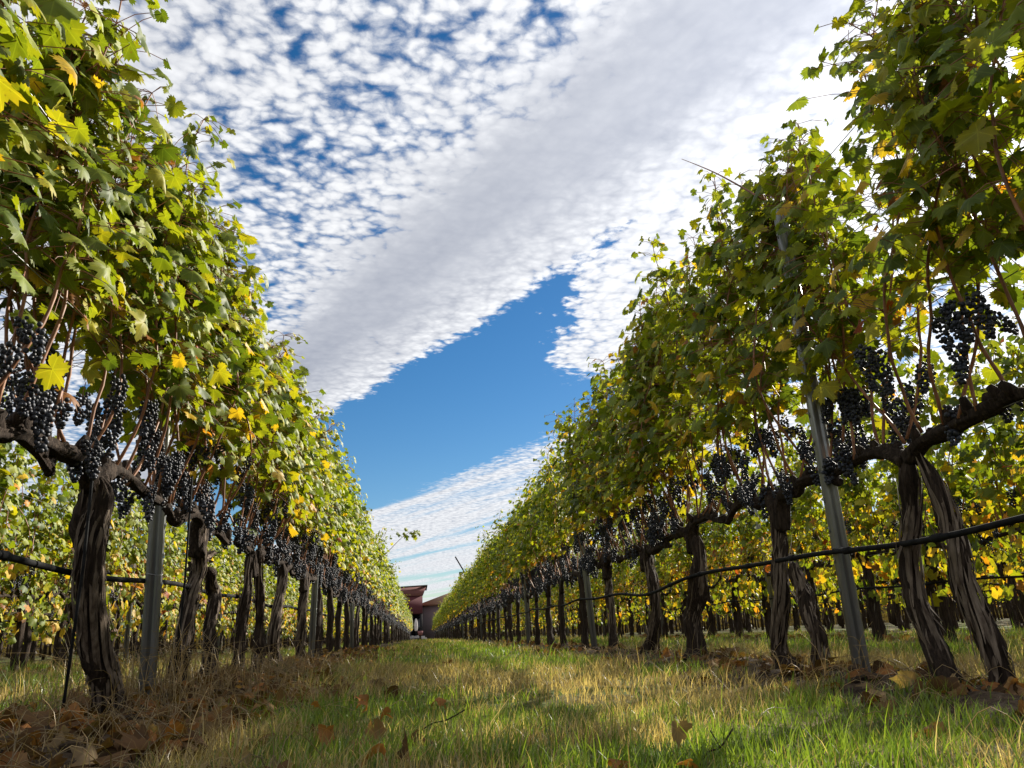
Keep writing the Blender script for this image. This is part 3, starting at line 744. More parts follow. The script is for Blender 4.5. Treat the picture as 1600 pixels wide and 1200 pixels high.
# ------------------------------------------------------------------ vines: near ones, each modelled on its own
def yz(lst, y0, x=0.0, xs=None): return [((x if xs is None else xs[i]), p[0]-y0, p[1]) for i, p in enumerate(lst)]
NEAR = [
 # row, y, trunk paths (y, z in row), arms, shoots, leaf density, autumn, top, label
 dict(k=0, y=0.70, tr=[([(0.7, 0), (0.72, 0.3), (0.68, 0.68)], 0.045, 0.04)], n=13, dens=5.86, yel=0.1, top=1.81, nind=0, label='grapevine at the near end of the left-hand row, mostly outside the picture'),
 dict(k=0, y=1.58, tr=[([(1.58, 0), (1.55, 0.3), (1.60, 0.68)], 0.05, 0.04)], n=15, dens=6.14, yel=0.15, top=1.84, nind=300, label='leafy grapevine at the left picture edge, heavy grapes, trunk out of view'),
 dict(k=0, y=2.5, tr=[([(2.687, -0.03), (2.593, 0.133), (2.52, 0.224), (2.424, 0.382), (2.381, 0.532), (2.37, 0.613), (2.342, 0.701)], 0.047, 0.045)],
      arms=[[(2.345, 0.66), (2.245, 0.723), (2.103, 0.719), (1.902, 0.716), (1.80, 0.703)], [(2.351, 0.66), (2.444, 0.735), (2.615, 0.738), (2.80, 0.715), (3.02, 0.72)]], n=15, dens=6.14, yel=0.2, top=1.85, nind=300, label='thick shaggy-barked grapevine nearest the camera on the left, left of the steel post'),
 dict(k=0, y=3.47, tr=[([(3.425, 0.0), (3.486, 0.197), (3.547, 0.377), (3.581, 0.499), (3.466, 0.635), (3.423, 0.71)], 0.038, 0.036), ([(3.62, 0.0), (3.67, 0.248), (3.738, 0.413), (3.608, 0.514)], 0.034, 0.03), ([(3.587, 0.513), (3.70, 0.55), (3.80, 0.60)], 0.026, 0.016)], n=15, dens=5.86, yel=0.3, top=1.81, nind=300, label='grapevine with twin trunks and a cut stub just right of the left steel post'),
 dict(k=0, y=4.62, tr=[([(4.593, 0.0), (4.571, 0.187), (4.549, 0.42), (4.56, 0.693)], 0.038, 0.033), ([(4.72, 0.0), (4.78, 0.184), (4.74, 0.428), (4.635, 0.69)], 0.036, 0.03)], n=15, dens=5.59, yel=0.35, top=1.81, nind=300, label='grapevine with two parallel straight trunks, third trunk pair in the left-hand row'),
 dict(k=0, y=5.6, tr=[([(5.62, 0.0), (5.40, 0.218), (5.53, 0.48), (5.62, 0.68)], 0.042, 0.034)], n=15, dens=5.33, yel=0.4, top=1.81, nind=300, label='grapevine with one bow-curved trunk, fourth in the left-hand row'),
 dict(k=0, y=6.6, tr=[([(6.6, 0.0), (6.55, 0.3), (6.7, 0.68)], 0.04, 0.034)], n=14, dens=5.06, yel=0.4, top=1.83, nind=260, label='grapevine, fifth trunk in the left-hand row'),
 dict(k=1, y=0.15, tr=[([(0.15, 0), (0.12, 0.3), (0.16, 0.68)], 0.045, 0.04)], n=11, dens=4.87, yel=0.2, top=1.91, nind=0, label='grapevine at the near end of the right-hand row, outside the picture'),
 dict(k=1, y=1.12, tr=[([(1.12, 0), (1.15, 0.3), (1.1, 0.68)], 0.045, 0.04)], n=13, dens=4.87, yel=0.35, top=2.06, nind=300, label='leafy grapevine at the right picture edge, trunk out of view'),
 dict(k=1, y=2.12, tr=[([(2.125, -0.03), (2.149, 0.085), (2.216, 0.232), (2.218, 0.393), (2.19, 0.522), (2.177, 0.676)], 0.034, 0.030), ([(2.055, -0.03), (2.018, 0.071), (2.032, 0.161), (2.066, 0.286), (2.077, 0.41), (2.085, 0.504), (2.14, 0.665)], 0.037, 0.030)],
      arms=[[(2.165, 0.66), (2.091, 0.695), (1.942, 0.704), (1.797, 0.717), (1.713, 0.726), (1.60, 0.70)], [(2.18, 0.655), (2.287, 0.712), (2.418, 0.72), (2.60, 0.70)]], n=13, dens=5.00, yel=0.3, top=2.05, nind=300, label='big grapevine with twin leaning trunks, nearest on the right, right of the post'),
 dict(k=1, y=3.08, tr=[([(3.107, -0.03), (3.17, 0.093), (3.108, 0.308), (3.105, 0.485), (3.09, 0.667)], 0.036, 0.034), ([(3.015, -0.03), (2.956, 0.104), (3.0, 0.261), (3.06, 0.41)], 0.036, 0.028)], n=14, dens=5.20, yel=0.3, top=2.01, nind=300, label='grapevine with forked trunk just left of the near right steel post'),
 dict(k=1, y=4.18, tr=[([(4.253, -0.02), (4.255, 0.2), (4.12, 0.422), (4.13, 0.65)], 0.05, 0.042)], n=14, dens=5.52, yel=0.35, top=2.01, nind=300, label='stout single-trunk grapevine, third in the right-hand row'),
 dict(k=1, y=5.1, tr=[([(5.163, 0.0), (4.98, 0.334), (5.055, 0.563), (5.094, 0.66)], 0.042, 0.036)], n=14, dens=5.86, yel=0.35, top=2.01, nind=280, label='grapevine with bowed trunk, fourth in the right-hand row'),
 dict(k=1, y=6.2, tr=[([(6.141, 0.0), (6.235, 0.42), (6.25, 0.65)], 0.036, 0.034)], n=14, dens=5.86, yel=0.35, top=1.94, nind=240, label='grapevine, fifth trunk in the right-hand row beside the second post'),
]
CAMP = np.array([0, 0, CAM_H])
GROUP = {k: 'grapevines of the %s' % ROWNAME[k] for k in ROWNAME}
def near_vine(i, d):
    rg = random.Random(100+i); x0 = rows_x(d['k']); y0 = d['y']; z0 = float(gz(x0, y0))-0.02
    e = empty('grapevine', (x0, y0, z0)); tag(e, d['label'], 'grapevine', GROUP[d['k']])
    org = np.array([x0, y0, z0])
    jx = lambda n: [0.02*math.sin(i*1.7+q) for q in range(n)]
    tr = [(yz(p, y0, xs=[(0.05 if ti == 1 else -0.03 if len(d['tr']) > 1 else 0)*(1-q/len(p))+0.01*math.sin(q+i) for q in range(len(p))]), r0, r1) for ti, (p, r0, r1) in enumerate(d['tr'])]
    hi = d['nind'] > 0
    for ti, t in enumerate(tr):
        V, F = trunk_geo([t], i*5+ti+1, hi); obj('trunk', mesh('trunk', V, F, M['bark'], smooth=True), e)
    if hi:
        V, F = strips_geo(tr, i+300, 190 if y0 < 4 else 60); tag(obj('peeling_bark', mesh('peeling_bark', V, F, M['strip']), e), kind='stuff')
    hc = HC
    arms = None
    if 'arms' in d: arms = [yz(a, y0) for a in d['arms']]
    V, F = cordon_geo(-0.5, 0.52, hc, i+40, hi, arms); obj('cordon', mesh('cordon', V, F, M['bark'], smooth=True), e)
    sh = shoots(rg, -0.52, 0.52, d['n'], hc, d['top'], 0.05 if d['k'] == 1 else -0.04)
    for V, F in canes_geo(sh, 7): obj('cane', mesh('cane', V, F, M['cane'], smooth=True), e)
    L = leaves_on(rg, sh, hc, d['top'], d['dens'], d['yel']+0.15, 0.86, {(1, 1.12): 0.38, (1, 2.12): 0.34, (1, 3.08): 0.32, (0, 1.58): 0.36, (0, 2.5): 0.34}.get((d['k'], y0), 0.30))
    L.sort(key=lambda l: np.sum((l[0]+org-CAMP)**2) + (0 if (l[0][0] > 0) == (d['k'] == 0) else 0.4))
    a, b = L[:d['nind']], L[d['nind']:]
    for q, Mx, cn, p in a:
        si = rg.randrange(len(SH_DRY) if cn == 'brown' else len(SH_HI))
        mt = Matrix([[Mx[0][0], Mx[0][1], Mx[0][2], q[0]], [Mx[1][0], Mx[1][1], Mx[1][2], q[1]], [Mx[2][0], Mx[2][1], Mx[2][2], q[2]], [0, 0, 0, 1]])
        obj('leaf', LEAF_ME[cn, si], e, mt)
    if b:
        V, F, T, U = merge_leaves(b, SH_HI if hi else SH_LO, rg); tag(obj('foliage', mesh('foliage', V, F, M['leaf'], T, U, True), e), kind='stuff')
    if hi:
        V, F = petioles_geo(L); tag(obj('petioles', mesh('petioles', V, F, M['petiole']), e), kind='stuff')
    # grapes
    budget = 300 if y0 == 2.5 else 0
    spots = cluster_spots(rg, sh, hc, 38 if d['k'] == 0 else 36, -0.5, 0.5)
    spots.sort(key=lambda s: np.sum((s+org-CAMP)**2))
    for s in spots:
        ci = rg.randrange(len(CL_PTS)); mt = Matrix.Translation(s) @ Matrix.Rotation(rg.uniform(0, 6.28), 4, 'Z') @ Matrix.Rotation(rg.gauss(0, 0.25), 4, 'X') @ Matrix.Scale(rg.uniform(0.65, 1.05), 4)
        if budget >= len(CL_PTS[ci]):
            budget -= len(CL_PTS[ci])
            c = obj('grape_cluster', CL_STEM[ci], e, mt)
            for p, r in CL_PTS[ci]:
                o = obj('grape', BERRY, c); o.location = p; o.scale = (r, r, r)
        else:
            c = obj('grape_cluster', CL_HI[ci], e, mt)
    return e
for i, d in enumerate(NEAR): near_vine(i, d)

# ------------------------------------------------------------------ the other vines: prototypes, then copies that share mesh data
def proto(seed, yel, dens, fruit=0.30, ncl=36):
    rg = random.Random(seed); hc = HC; top = 1.86
    two = rg.random() < 0.45; a = rg.uniform(-0.08, 0.08); b = rg.uniform(-0.05, 0.05)
    paths = [([(0, a, -0.05), (0.01, a*0.3+rg.uniform(-0.06, 0.06), 0.3), (0, b, hc-0.02)], 0.042, 0.036)]
    if two: paths.append(([(0.03, a+0.13, -0.05), (0.02, a+0.14+rg.uniform(-0.04, 0.04), 0.3), (0, b+0.03, hc-0.03)], 0.034, 0.03))
    out = {}
    V, F = trunk_geo(paths, seed, False); out['trunk'] = mesh('trunk', V, F, M['bark'], smooth=True)
    V, F = cordon_geo(-0.52, 0.52, hc, seed, False); out['cordon'] = mesh('cordon', V, F, M['bark'], smooth=True)
    sh = shoots(rg, -0.54, 0.54, 14, hc, top, 0.04)
    V, F, _, _ = join(canes_geo(sh, 4, 0.0055)); out['canes'] = mesh('canes', V, F, M['cane'], smooth=True)
    L = leaves_on(rg, sh, hc, top, dens, yel, 0.88 if fruit > 0.2 else 1.0, fruit)
    if fruit < 0.2:                     # untrimmed vines: low leaves hang past the cordon
        for q in range(90):
            sx = rg.choice([-1, 1]); nrm = np.array([sx*0.9, rg.gauss(0, 0.4), rg.uniform(0.1, 0.7)]); nrm /= np.linalg.norm(nrm); tip = np.array([0, rg.gauss(0, 0.5), -1.0]); tip -= nrm*tip.dot(nrm); tip /= np.linalg.norm(tip)
            p = np.array([rg.gauss(0, 0.14), rg.uniform(-0.5, 0.5), hc+0.1-0.5*rg.random()**1.6]); L.append((p, np.stack([np.cross(tip, nrm), tip, nrm], -1)*rg.uniform(0.04, 0.068), pick_color(rg, 0.26, yel), p))
    V, F, T, U = merge_leaves(L, SH_LO, rg); out['foliage'] = mesh('foliage', V, F, M['leaf'], T, U)
    out['spots'] = cluster_spots(rg, sh, hc, ncl, -0.5, 0.5)
    parts = []
    for s in out['spots']:
        V, F = rg.choice(CL_LO); parts.append((V*1.1+s, F))
    V, F, _, _ = join(parts); out['grapes'] = mesh('grapes', V, F, M['grape'], smooth=True)
    return out
PR_MAIN = [proto(500+i, 0.65, 4.3) for i in range(8)]
PR_AUT = [proto(600+i, y, 2.6, 0.10, 14) for i, y in enumerate((0.5, 0.8, 0.4, 1.0, 0.6, 0.45))]
rgv = random.Random(77)
def far_vine(k, y, idx, protos, near):
    x0 = rows_x(k) + rgv.uniform(-0.03, 0.03); z0 = float(gz(x0, y))-0.02
    e = empty('grapevine', (x0, y, z0), rgv.choice([0, math.pi])+rgv.uniform(-0.05, 0.05)); s = rgv.uniform(0.95, 1.04); e.scale = (rgv.uniform(0.85, 1.1), 1, s)
    if idx < 20: lab = 'grapevine with dark grapes, %s along the %s' % (ORD[idx], ROWNAME[k])
    else: lab = 'small distant grapevine towards the far end of the %s' % ROWNAME[k]
    tag(e, lab, 'grapevine', GROUP[k] if idx < 20 else 'distant '+GROUP[k])
    p = rgv.choice(protos)
    obj('trunk', p['trunk'], e); obj('cordon', p['cordon'], e)
    tag(obj('canes', p['canes'], e), kind='stuff'); tag(obj('foliage', p['foliage'], e), kind='stuff')
    if near:
        for sp in p['spots']:
            o = obj('grape_cluster', rgv.choice(CL_HI), e, Matrix.Translation(sp) @ Matrix.Rotation(rgv.uniform(0, 6.28), 4, 'Z'))
    else: tag(obj('grapes', p['grapes'], e), kind='stuff')
    return e
def fill_row(k, y0, step, count, protos, idx0, nearlim):
    y = y0
    for i in range(count):
        far_vine(k, y+rgv.uniform(-0.06, 0.06), idx0+i, protos, y < nearlim); y += step
fill_row(0, 7.6, 1.0, 68, PR_MAIN, 5, 14)
fill_row(1, 7.2, 1.0, 72, PR_MAIN, 5, 14)
fill_row(-1, 3.3, 1.0, 44, PR_AUT, 0, 9)
fill_row(2, 1.6, 1.0, 48, PR_AUT, 0, 9)
fill_row(3, 3.0, 1.0, 32, PR_AUT, 0, 0)
fill_row(-2, 5.0, 1.0, 20, PR_AUT, 0, 0)
def beyond():
    """the rows farther out, seen only as a mass between the trunks"""
    rg = random.Random(9); parts = []; wood = []
    for k, ya, yb in ((4, 4, 44), (5, 5, 44), (6, 7, 44), (7, 8, 44), (8, 9, 44), (9, 10, 44), (10, 11, 44), (11, 12, 44), (12, 12, 44), (13, 12, 44), (3, 35, 60), (2, 49.6, 62), (-2, 25, 48), (-3, 8, 44), (-4, 9, 44), (-5, 11, 44), (-6, 12, 44), (-7, 13, 44), (-8, 14, 44), (-9, 14, 44), (-1, 47.3, 60)):
        nl = 150 if -4 < k < 7 else 75
        for y in np.arange(ya, yb, 1.0):
            x = rows_x(k); z = float(gz(x, y))
            for q in range(nl):
                t = rg.random(); p = np.array([x+rg.gauss(0, 0.15), y+rg.uniform(-0.5, 0.5), z+0.78+1.15*t])
                nrm = np.array([rg.choice([-1, 1])*0.8, rg.gauss(0, 0.5), rg.uniform(0, 0.8)]); nrm /= np.linalg.norm(nrm)
                tip = np.array([rg.gauss(0, 0.4), rg.gauss(0, 0.6), -1]); tip -= nrm*tip.dot(nrm); tip /= np.linalg.norm(tip)
                V, F, uv = rg.choice(SH_FAR); c = np.array(COLS[pick_color(rg, t, 0.9)])*rg.uniform(0.75, 1.25)
                parts.append((V@(np.stack([np.cross(tip, nrm), tip, nrm], -1)*rg.uniform(0.07, 0.11)*(1 if nl > 100 else 1.4)).T+p, F, c, uv))
            wood.append(tube(np.array([(x, y, z-0.05), (x, y+rg.uniform(-0.08, 0.08), z+0.35), (x, y+rg.uniform(-0.05, 0.05), z+HC)]), 0.036, 6))
            wood.append(tube(np.array([(x, y-0.52, z+HC), (x, y, z+HC-0.03), (x, y+0.52, z+HC)]), 0.028, 5))
            for q in range(9 if nl > 100 else 4):
                V, F = rg.choice(CL_LO); wood.append((V[:12*18]*1.3+np.array([x+rg.gauss(0, 0.05), y+rg.uniform(-0.5, 0.5), z+HC+rg.uniform(0.0, 0.25)]), F[:20*18]))
    rs = np.random.RandomState(4); pal = np.array([COLS[c] for c in ('green', 'deep', 'lime', 'ygreen', 'yellow', 'orange')])
    PX, PT = [], []
    for k in range(-26, 38):
        y0 = {0: 76, 1: 80, 2: 62, 3: 60, -1: 60, -2: 48}.get(k, 44 if -10 < k < 14 else 10+0.3*abs(k))
        y1 = 78 if k in (0, 1) else 110
        if k in (0, 1): continue
        n_ = int((y1-y0)*17); y = rs.uniform(y0, y1, n_); t = rs.rand(n_); x = rows_x(k)+rs.randn(n_)*0.15
        PX.append(np.stack([x, y, gz(x, y)+0.03+1.82*t], -1)); PT.append(t)
    PX = np.concatenate(PX); PT = np.concatenate(PT); n_ = len(PX)
    nrm = np.stack([rs.randn(n_)*0.5, rs.randn(n_)*0.8, rs.uniform(-0.2, 0.5, n_)], -1); nrm /= np.linalg.norm(nrm, axis=1)[:, None]
    tip = np.stack([rs.randn(n_)*0.4, rs.randn(n_)*0.6, -np.ones(n_)], -1); tip -= nrm*np.sum(nrm*tip, 1)[:, None]; tip /= np.linalg.norm(tip, axis=1)[:, None]
    B3 = np.stack([np.cross(tip, nrm), tip, nrm], -1)*rs.uniform(0.14, 0.22, n_)[:, None, None]
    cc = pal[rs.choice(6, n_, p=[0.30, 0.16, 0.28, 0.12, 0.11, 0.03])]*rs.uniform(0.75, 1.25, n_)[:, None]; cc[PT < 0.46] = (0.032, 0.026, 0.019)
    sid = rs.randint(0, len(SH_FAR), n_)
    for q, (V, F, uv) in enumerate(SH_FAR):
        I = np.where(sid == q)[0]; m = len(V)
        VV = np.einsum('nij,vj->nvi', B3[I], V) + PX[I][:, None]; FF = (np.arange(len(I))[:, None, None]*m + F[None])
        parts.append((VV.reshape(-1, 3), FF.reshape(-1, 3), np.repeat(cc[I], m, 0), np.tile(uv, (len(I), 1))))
    V, F, T, U = join(parts)
    e = empty('far_vines', (0, 30, 0)); tag(e, 'mass of yellowing vine rows farther out, seen between the trunks', 'vines', kind='stuff')
    f = obj('foliage', mesh('foliage', V, F, M['leaf'], T, U), e); f.location = (0, -30, 0); f['kind'] = 'stuff'
    V, F, _, _ = join(wood); f = obj('wood', mesh('wood', V, F, M['bark']), e); f.location = (0, -30, 0); f['kind'] = 'stuff'
beyond()

# a long stray cane reaching out of the left row into the aisle, and a few bare tips
def stray(base, pts, leaves, name, label, seed, r=0.005, yel=0.2):
    rg = random.Random(seed); C = catmull(np.array(pts)-np.array(base), 8); n = len(C)
    e = empty(name, base); tag(e, label, 'vine shoot')
    V, F = tube(C, r*(1-0.7*np.linspace(0, 1, n)), 6); obj('cane', mesh('cane', V, F, M['cane'], smooth=True), e)
    for q in range(leaves):
        p = C[int(n*(0.62+0.37*q/max(1, leaves)))]; d = np.array([rg.gauss(0, 0.05), rg.gauss(0, 0.05), rg.uniform(-0.06, 0.05)])
        nrm = np.array([rg.gauss(0, 0.6), -0.6, rg.uniform(0.1, 0.9)]); nrm /= np.linalg.norm(nrm); tip = np.array([rg.gauss(0, 0.6), rg.gauss(0, .4), -0.8]); tip -= nrm*tip.dot(nrm); tip /= np.linalg.norm(tip)
        Mx = np.stack([np.cross(tip, nrm), tip, nrm], -1)*rg.uniform(0.035, 0.06); w = p+d
        obj('leaf', LEAF_ME[rg.choice(['green', 'lime', 'deep']), rg.randrange(9)], e, Matrix([[*Mx[0], w[0]], [*Mx[1], w[1]], [*Mx[2], w[2]], [0, 0, 0, 1]]))
stray((-0.85, 10.2, 0.72), [(-0.85, 10.2, 0.72), (-0.62, 10.1, 0.95), (-0.38, 10.05, 1.18), (-0.22, 10.0, 1.33), (-0.10, 10.0, 1.40), (-0.04, 10.0, 1.34)], 13, 'stray_shoot', 'long stray vine shoot arching out of the left-hand row over the aisle', 5)
stray((1.30, 2.50, 1.72), [(1.30, 2.50, 1.72), (1.22, 2.66, 1.92), (1.20, 2.82, 2.07), (1.20, 3.01, 2.23)], 0, 'bare_twig', 'thin bare twig poking out of the right-hand canopy against the clouds', 6, 0.004)

# thin training stakes beside the first left vines
for i, (y, z1, lab) in enumerate(((2.25, 0.75, 'thin dark training stake beside the nearest left trunk'), (3.2, 0.8, 'thin dark training stake between the left post and the twin trunks'))):
    x = ROW0+0.03; z0 = float(gz(x, y)); e = empty('training_stake', (x, y, z0)); tag(e, lab, 'stake')
    V, F = tube([(0, 0, -0.05), (0.004, 0.01, 0.4), (0, 0.0, z1)], 0.0042, 7); obj('rod', mesh('rod', V, F, M['hose'], smooth=True), e)
    V, F = tube([(0, -0.006, z1-0.12), (0.006, 0.006, z1-0.10), (0, 0.012, z1-0.12)], 0.002, 5); obj('clip', mesh('clip', V, F, M['hose']), e)

# ------------------------------------------------------------------ grass, litter, fallen leaves
def blades(n, rs, xr, yr, hmin, hmax, wid, seg, mode):
    x = rs.uniform(*xr, n); y = rs.uniform(*yr, n)
    q = np.abs((x-ROW0+1.2) % PITCH_ROW - 1.2)
    left = (x - ROW0) % PITCH_ROW < 1.2               # right-hand side of a row = left part of an aisle
    patch = fbm(x*1.4+3, y*1.1+7, 4); p2 = fbm(x*4.5, y*4.5+40, 3)
    edge = np.where(left, 0.50, 0.30)
    keep = (q > edge*0.7+0.35*(p2-0.4)) | (rs.rand(n) < 0.07)
    clump = fbm(x*7+11, y*7, 2); keep &= (clump + rs.rand(n)*0.45) > 0.42
    x, y, q, patch, p2, clump, left = [a[keep] for a in (x, y, q, patch, p2, clump, left)]; n = len(x)
    dryp = np.clip((patch-0.50)*7+0.33 + np.where(q < 0.62, 0.45, 0.0)*np.where(left, 1.0, 0.7) + np.where(left, -0.08, -0.34) + (p2-0.5)*1.6, 0.06, 0.95)
    dry = rs.rand(n) < dryp
    h = 0.88*rs.uniform(hmin, hmax, n)*(0.55+0.9*clump)*np.where(dry, 1.12, 1.0)*np.where(rs.rand(n) < 0.06, 1.9, 1.0)*(0.6+0.9*fbm(x*3+50, y*3, 2))
    az = rs.uniform(0, 2*np.pi, n); bend = rs.uniform(0.1, 0.75, n)*np.where(dry, 1.2, 1.0); w = wid*rs.uniform(0.6, 1.3, n)*np.where(dry, 0.75, 1.0)
    dx, dy = np.cos(az)*bend+0.12, np.sin(az)*bend
    fa = rs.uniform(0, 2*np.pi, n); wx, wy = np.cos(fa)*w, np.sin(fa)*w
    z = gz(x, y)-0.004
    lv = []
    for s in range(seg+1):
        t = s/seg; cx = x+dx*h*t**2*0.9; cy = y+dy*h*t**2*0.9; cz = z+h*(t-0.28*bend*t**2); ww = (1-t)**0.7
        if s < seg: lv += [np.stack([cx-wx*ww, cy-wy*ww, cz], -1), np.stack([cx+wx*ww, cy+wy*ww, cz], -1)]
        else: lv.append(np.stack([cx, cy, cz], -1))
    V = np.stack(lv, 1); m = V.shape[1]; base = np.arange(n)[:, None, None]*m
    T = []
    for s in range(seg-1): T += [(2*s, 2*s+1, 2*s+3), (2*s, 2*s+3, 2*s+2)]
    T.append((2*seg-2, 2*seg-1, 2*seg))
    F = (base+np.array(T)[None]).reshape(-1, 3)
    g1, g2 = np.array((0.055, 0.105, 0.012)), np.array((0.195, 0.265, 0.026)); s1, s2 = np.array((0.20, 0.135, 0.055)), np.array((0.50, 0.39, 0.19))
    r = rs.rand(n)[:, None]; c = np.where(dry[:, None], s1+(s2-s1)*r, g1+(g2-g1)*r)
    return V.reshape(-1, 3), F, np.repeat(c, m, 0)
def make_grass():
    rs = np.random.RandomState(8); parts = []
    parts.append(blades(64000, rs, (-1.6, 2.0), (0.75, 2.6), 0.018, 0.055, 0.0015, 3, 0))
    parts.append(blades(50000, rs, (-1.9, 3.6), (2.6, 6.0), 0.025, 0.075, 0.0022, 3, 0))
    parts.append(blades(46000, rs, (-5.5, 6.5), (6.0, 14.0), 0.03, 0.08, 0.0038, 2, 0))
    parts.append(blades(22000, rs, (-5.6, -1.4), (2.6, 7.0), 0.05, 0.13, 0.003, 2, 0))
    parts.append(blades(22000, rs, (2.0, 6.5), (1.2, 7.0), 0.04, 0.11, 0.003, 2, 0))
    parts.append(blades(36000, rs, (-3.5, 4.0), (14.0, 34.0), 0.035, 0.085, 0.008, 2, 0))
    parts.append(blades(20000, rs, (-1.2, 1.8), (34.0, 84.0), 0.04, 0.09, 0.018, 2, 0))
    # long dead grass left standing round the posts and trunks
    for (cx, cy, n_, sp, h_) in [(ROW0, 2.98, 260, 0.13, 0.26), (ROW0, 2.6, 160, 0.16, 0.18), (ROW0, 3.5, 260, 0.2, 0.22), (ROW0, 4.6, 200, 0.22, 0.18), (ROW0, 5.6, 200, 0.25, 0.18), (ROW0+0.1, 3.2, 220, 0.3, 0.16), (ROW0, 1.6, 160, 0.3, 0.14), (rows_x(1), 2.64, 60, 0.12, 0.15), (rows_x(1)+0.1, 3.1, 60, 0.2, 0.14), (rows_x(1), 4.2, 90, 0.3, 0.15)]:
        for q in range(int(n_*0.55)):
            x, y = rs.normal(cx, sp), rs.normal(cy, sp); a = rs.uniform(0, 6.28); h = h_*rs.uniform(0.4, 1.1); b = rs.uniform(0.1, 1.0)*h; z = float(gz(x, y))
            C = np.array([(x, y, z), (x+math.cos(a)*b*0.3, y+math.sin(a)*b*0.3, z+h*0.65), (x+math.cos(a)*b, y+math.sin(a)*b, z+h*(1.0 if b < 0.5*h else 0.75))])
            V, F = tube(catmull(C, 2), np.array([0.0011, 0.001, 0.0009, 0.0007, 0.0004]), 3, False); parts.append((V, F, np.array((0.40, 0.30, 0.15))*rs.uniform(0.55, 1.15)))
    V, F, T, _ = join(parts)
    tag(obj('grass', mesh('grass', V, F, M['grass'], T)), 'patchy green and straw-coloured grass covering the aisles', 'grass', kind='stuff')
make_grass()
DRYC = [(0.085, 0.054, 0.036), (0.125, 0.083, 0.055), (0.055, 0.036, 0.026), (0.16, 0.083, 0.042), (0.14, 0.108, 0.078)]
DRY_ME = []
for i, (V, F, uv) in enumerate(SH_DRY):
    for c in DRYC: DRY_ME.append(mesh('dry_leaf', V, F, M['dry_leaf'], np.tile(np.array(c), (len(V), 1)), uv, smooth=True))
def rot3(rg):
    m = Matrix.Rotation(rg.uniform(0, 6.28), 3, 'Z') @ Matrix.Rotation(rg.gauss(0, 0.7), 3, 'X') @ Matrix.Rotation(rg.gauss(0, 0.7), 3, 'Y')
    return m
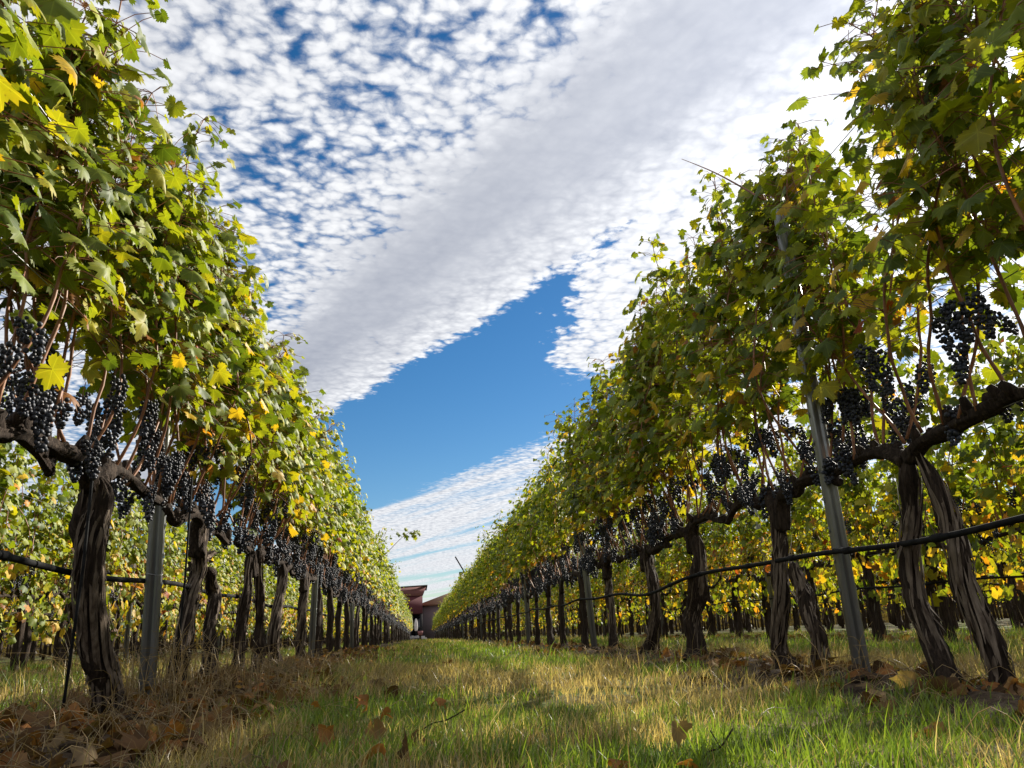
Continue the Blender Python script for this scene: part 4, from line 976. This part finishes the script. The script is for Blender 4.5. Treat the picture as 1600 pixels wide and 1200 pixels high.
def litter():
    rg = random.Random(31); parts = []
    for i in range(2600):
        k = rg.choice([0, 0, 0, 0, 1, -1, 2]); x = rows_x(k)+ (rg.gauss(0.12, 0.28) if k <= 0 else rg.gauss(-0.02, 0.22)); y = rg.uniform(0.9, 4.5) if rg.random() < 0.55 else rg.uniform(4.5, 14)
        V, F, uv = rg.choice(SH_DRY); m = np.array(rot3(rg))*rg.uniform(0.03, 0.06); c = np.array(rg.choice(DRYC))*rg.uniform(0.6, 1.1)
        parts.append((V@m.T+np.array([x, y, float(gz(x, y))+0.012]), F, c, uv))
    V, F, T, U = join(parts); tag(obj('leaf_litter', mesh('leaf_litter', V, F, M['dry_leaf'], T, U, True)), 'brown dead leaves littering the soil under the vines', 'leaf litter', kind='stuff')
    # dead straw lying over the left strip
    st = []
    for i in range(1500):
        x = ROW0+rg.gauss(0.1, 0.26) if rg.random() < 0.75 else rows_x(1)+rg.gauss(0, 0.2); y = rg.uniform(1.0, 6.5); z = float(gz(x, y)); a = rg.uniform(0, 6.28); L = rg.uniform(0.08, 0.24); h = rg.uniform(0.005, 0.07)
        C = np.array([(x, y, z), (x+math.cos(a)*L*0.5, y+math.sin(a)*L*0.5, z+h+0.01), (x+math.cos(a+0.3)*L, y+math.sin(a+0.3)*L, z+0.012)]); V, F = tube(catmull(C, 3), 0.0009, 3, False)
        st.append((V, F, np.array((0.34, 0.25, 0.13))*rg.uniform(0.5, 1.2)))
    V, F, T, _ = join(st); tag(obj('dead_straw', mesh('dead_straw', V, F, M['grass'], T)), 'dead straw stems strewn over the bare soil strips', 'straw', kind='stuff')
    cl = []
    for i in range(420):
        k = rg.choice([0, 0, 1]); x = rows_x(k)+rg.gauss(0.08 if k == 0 else 0, 0.17); y = rg.uniform(1.0, 7); r = rg.uniform(0.006, 0.02); s = np.random.RandomState(i)
        V = I1[0]*(1+0.35*s.randn(len(I1[0]), 1)*0.6)*r*np.array([1.2, 1, 0.7]); cl.append((V+np.array([x, y, float(gz(x, y))+r*0.25]), I1[1]))
    V, F, _, _ = join(cl); tag(obj('soil_clods', mesh('soil_clods', V, F, M['ground'])), 'dark crumbly soil clods along the vine rows', 'soil', kind='stuff')
    # leaves one can pick out
    def fl(x, y, dz, s, lab, grp=None, rot=None, ci=None):
        o = obj('fallen_leaf', DRY_ME[rg.randrange(len(DRY_ME)) if ci is None else ci]); m = (rot or rot3(rg)).to_4x4()
        o.matrix_basis = Matrix.Translation((x, y, float(gz(x, y))+dz)) @ m @ Matrix.Scale(s, 4); tag(o, lab, 'leaf', grp)
    up = Matrix.Rotation(0.4, 3, 'Z') @ Matrix.Rotation(-1.35, 3, 'X')
    fl(0.44, 1.42, 0.06, 0.030, 'curled brown leaf standing upright in the sunlit grass, right of centre', None, up, 4)
    fl(0.40, 1.25, 0.03, 0.026, 'orange-brown fallen leaf low in the grass near the bottom edge', None, None, 3)
    fl(0.30, 1.28, 0.03, 0.022, 'small orange leaf scrap in the grass left of the upright leaf', None, None, 8)
    fl(-0.02, 1.50, 0.03, 0.036, 'large dark brown leaf clump half sunk in the grass, centre foreground', None, None, 2)
    fl(-0.07, 1.46, 0.035, 0.033, 'brown curled leaf leaning on the dark clump in the centre foreground', None, None, 13)
    for i in range(6): fl(rg.uniform(-0.3, 0.1), rg.uniform(1.7, 2.6), 0.05, rg.uniform(0.018, 0.03), 'orange-brown leaf caught in the straw grass, left of centre', 'leaves caught in the straw grass', None, rg.choice([3, 8, 13, 18]))
    for i in range(64): fl(ROW0+rg.gauss(0.22, 0.25), rg.uniform(1.35, 3.4), 0.025, rg.uniform(0.03, 0.052), 'dry brown fallen leaf in the litter beside the left-hand row', 'fallen leaves beside the left-hand row')
    for i in range(7): fl(rows_x(1)+rg.gauss(0.05, 0.14), rg.uniform(1.6, 3.4), 0.012, rg.uniform(0.028, 0.045), 'dry brown fallen leaf on the soil under the right-hand row', 'fallen leaves under the right-hand row')
    for i, (a, b, lab) in enumerate([((0.44, 1.33), (0.52, 1.37), 'short dark twig lying in the grass beside the upright leaf'), ((0.0, 2.0), (0.10, 1.90), 'dark forked twig lying in the straw grass left of centre')]):
        z = float(gz(*a)); e = empty('fallen_twig', (*a, z)); tag(e, lab, 'twig')
        V, F = tube(catmull([(0, 0, 0.012), ((b[0]-a[0])*0.3, (b[1]-a[1])*0.4, 0.032), ((b[0]-a[0])*0.6, (b[1]-a[1])*0.5, 0.038), (b[0]-a[0], b[1]-a[1], 0.062)], 4), 0.0015, 6); obj('stem', mesh('stem', V, F, M['bark']), e)
        V, F = tube([((b[0]-a[0])*0.6, (b[1]-a[1])*0.5, 0.038), ((b[0]-a[0])*0.55, (b[1]-a[1])/2+0.03, 0.06)], 0.0010, 5); obj('side_twig', mesh('side_twig', V, F, M['bark']), e)
litter()
scene.cycles.max_bounces = 8; scene.cycles.diffuse_bounces = 4; scene.cycles.transmission_bounces = 6; scene.cycles.transparent_max_bounces = 4
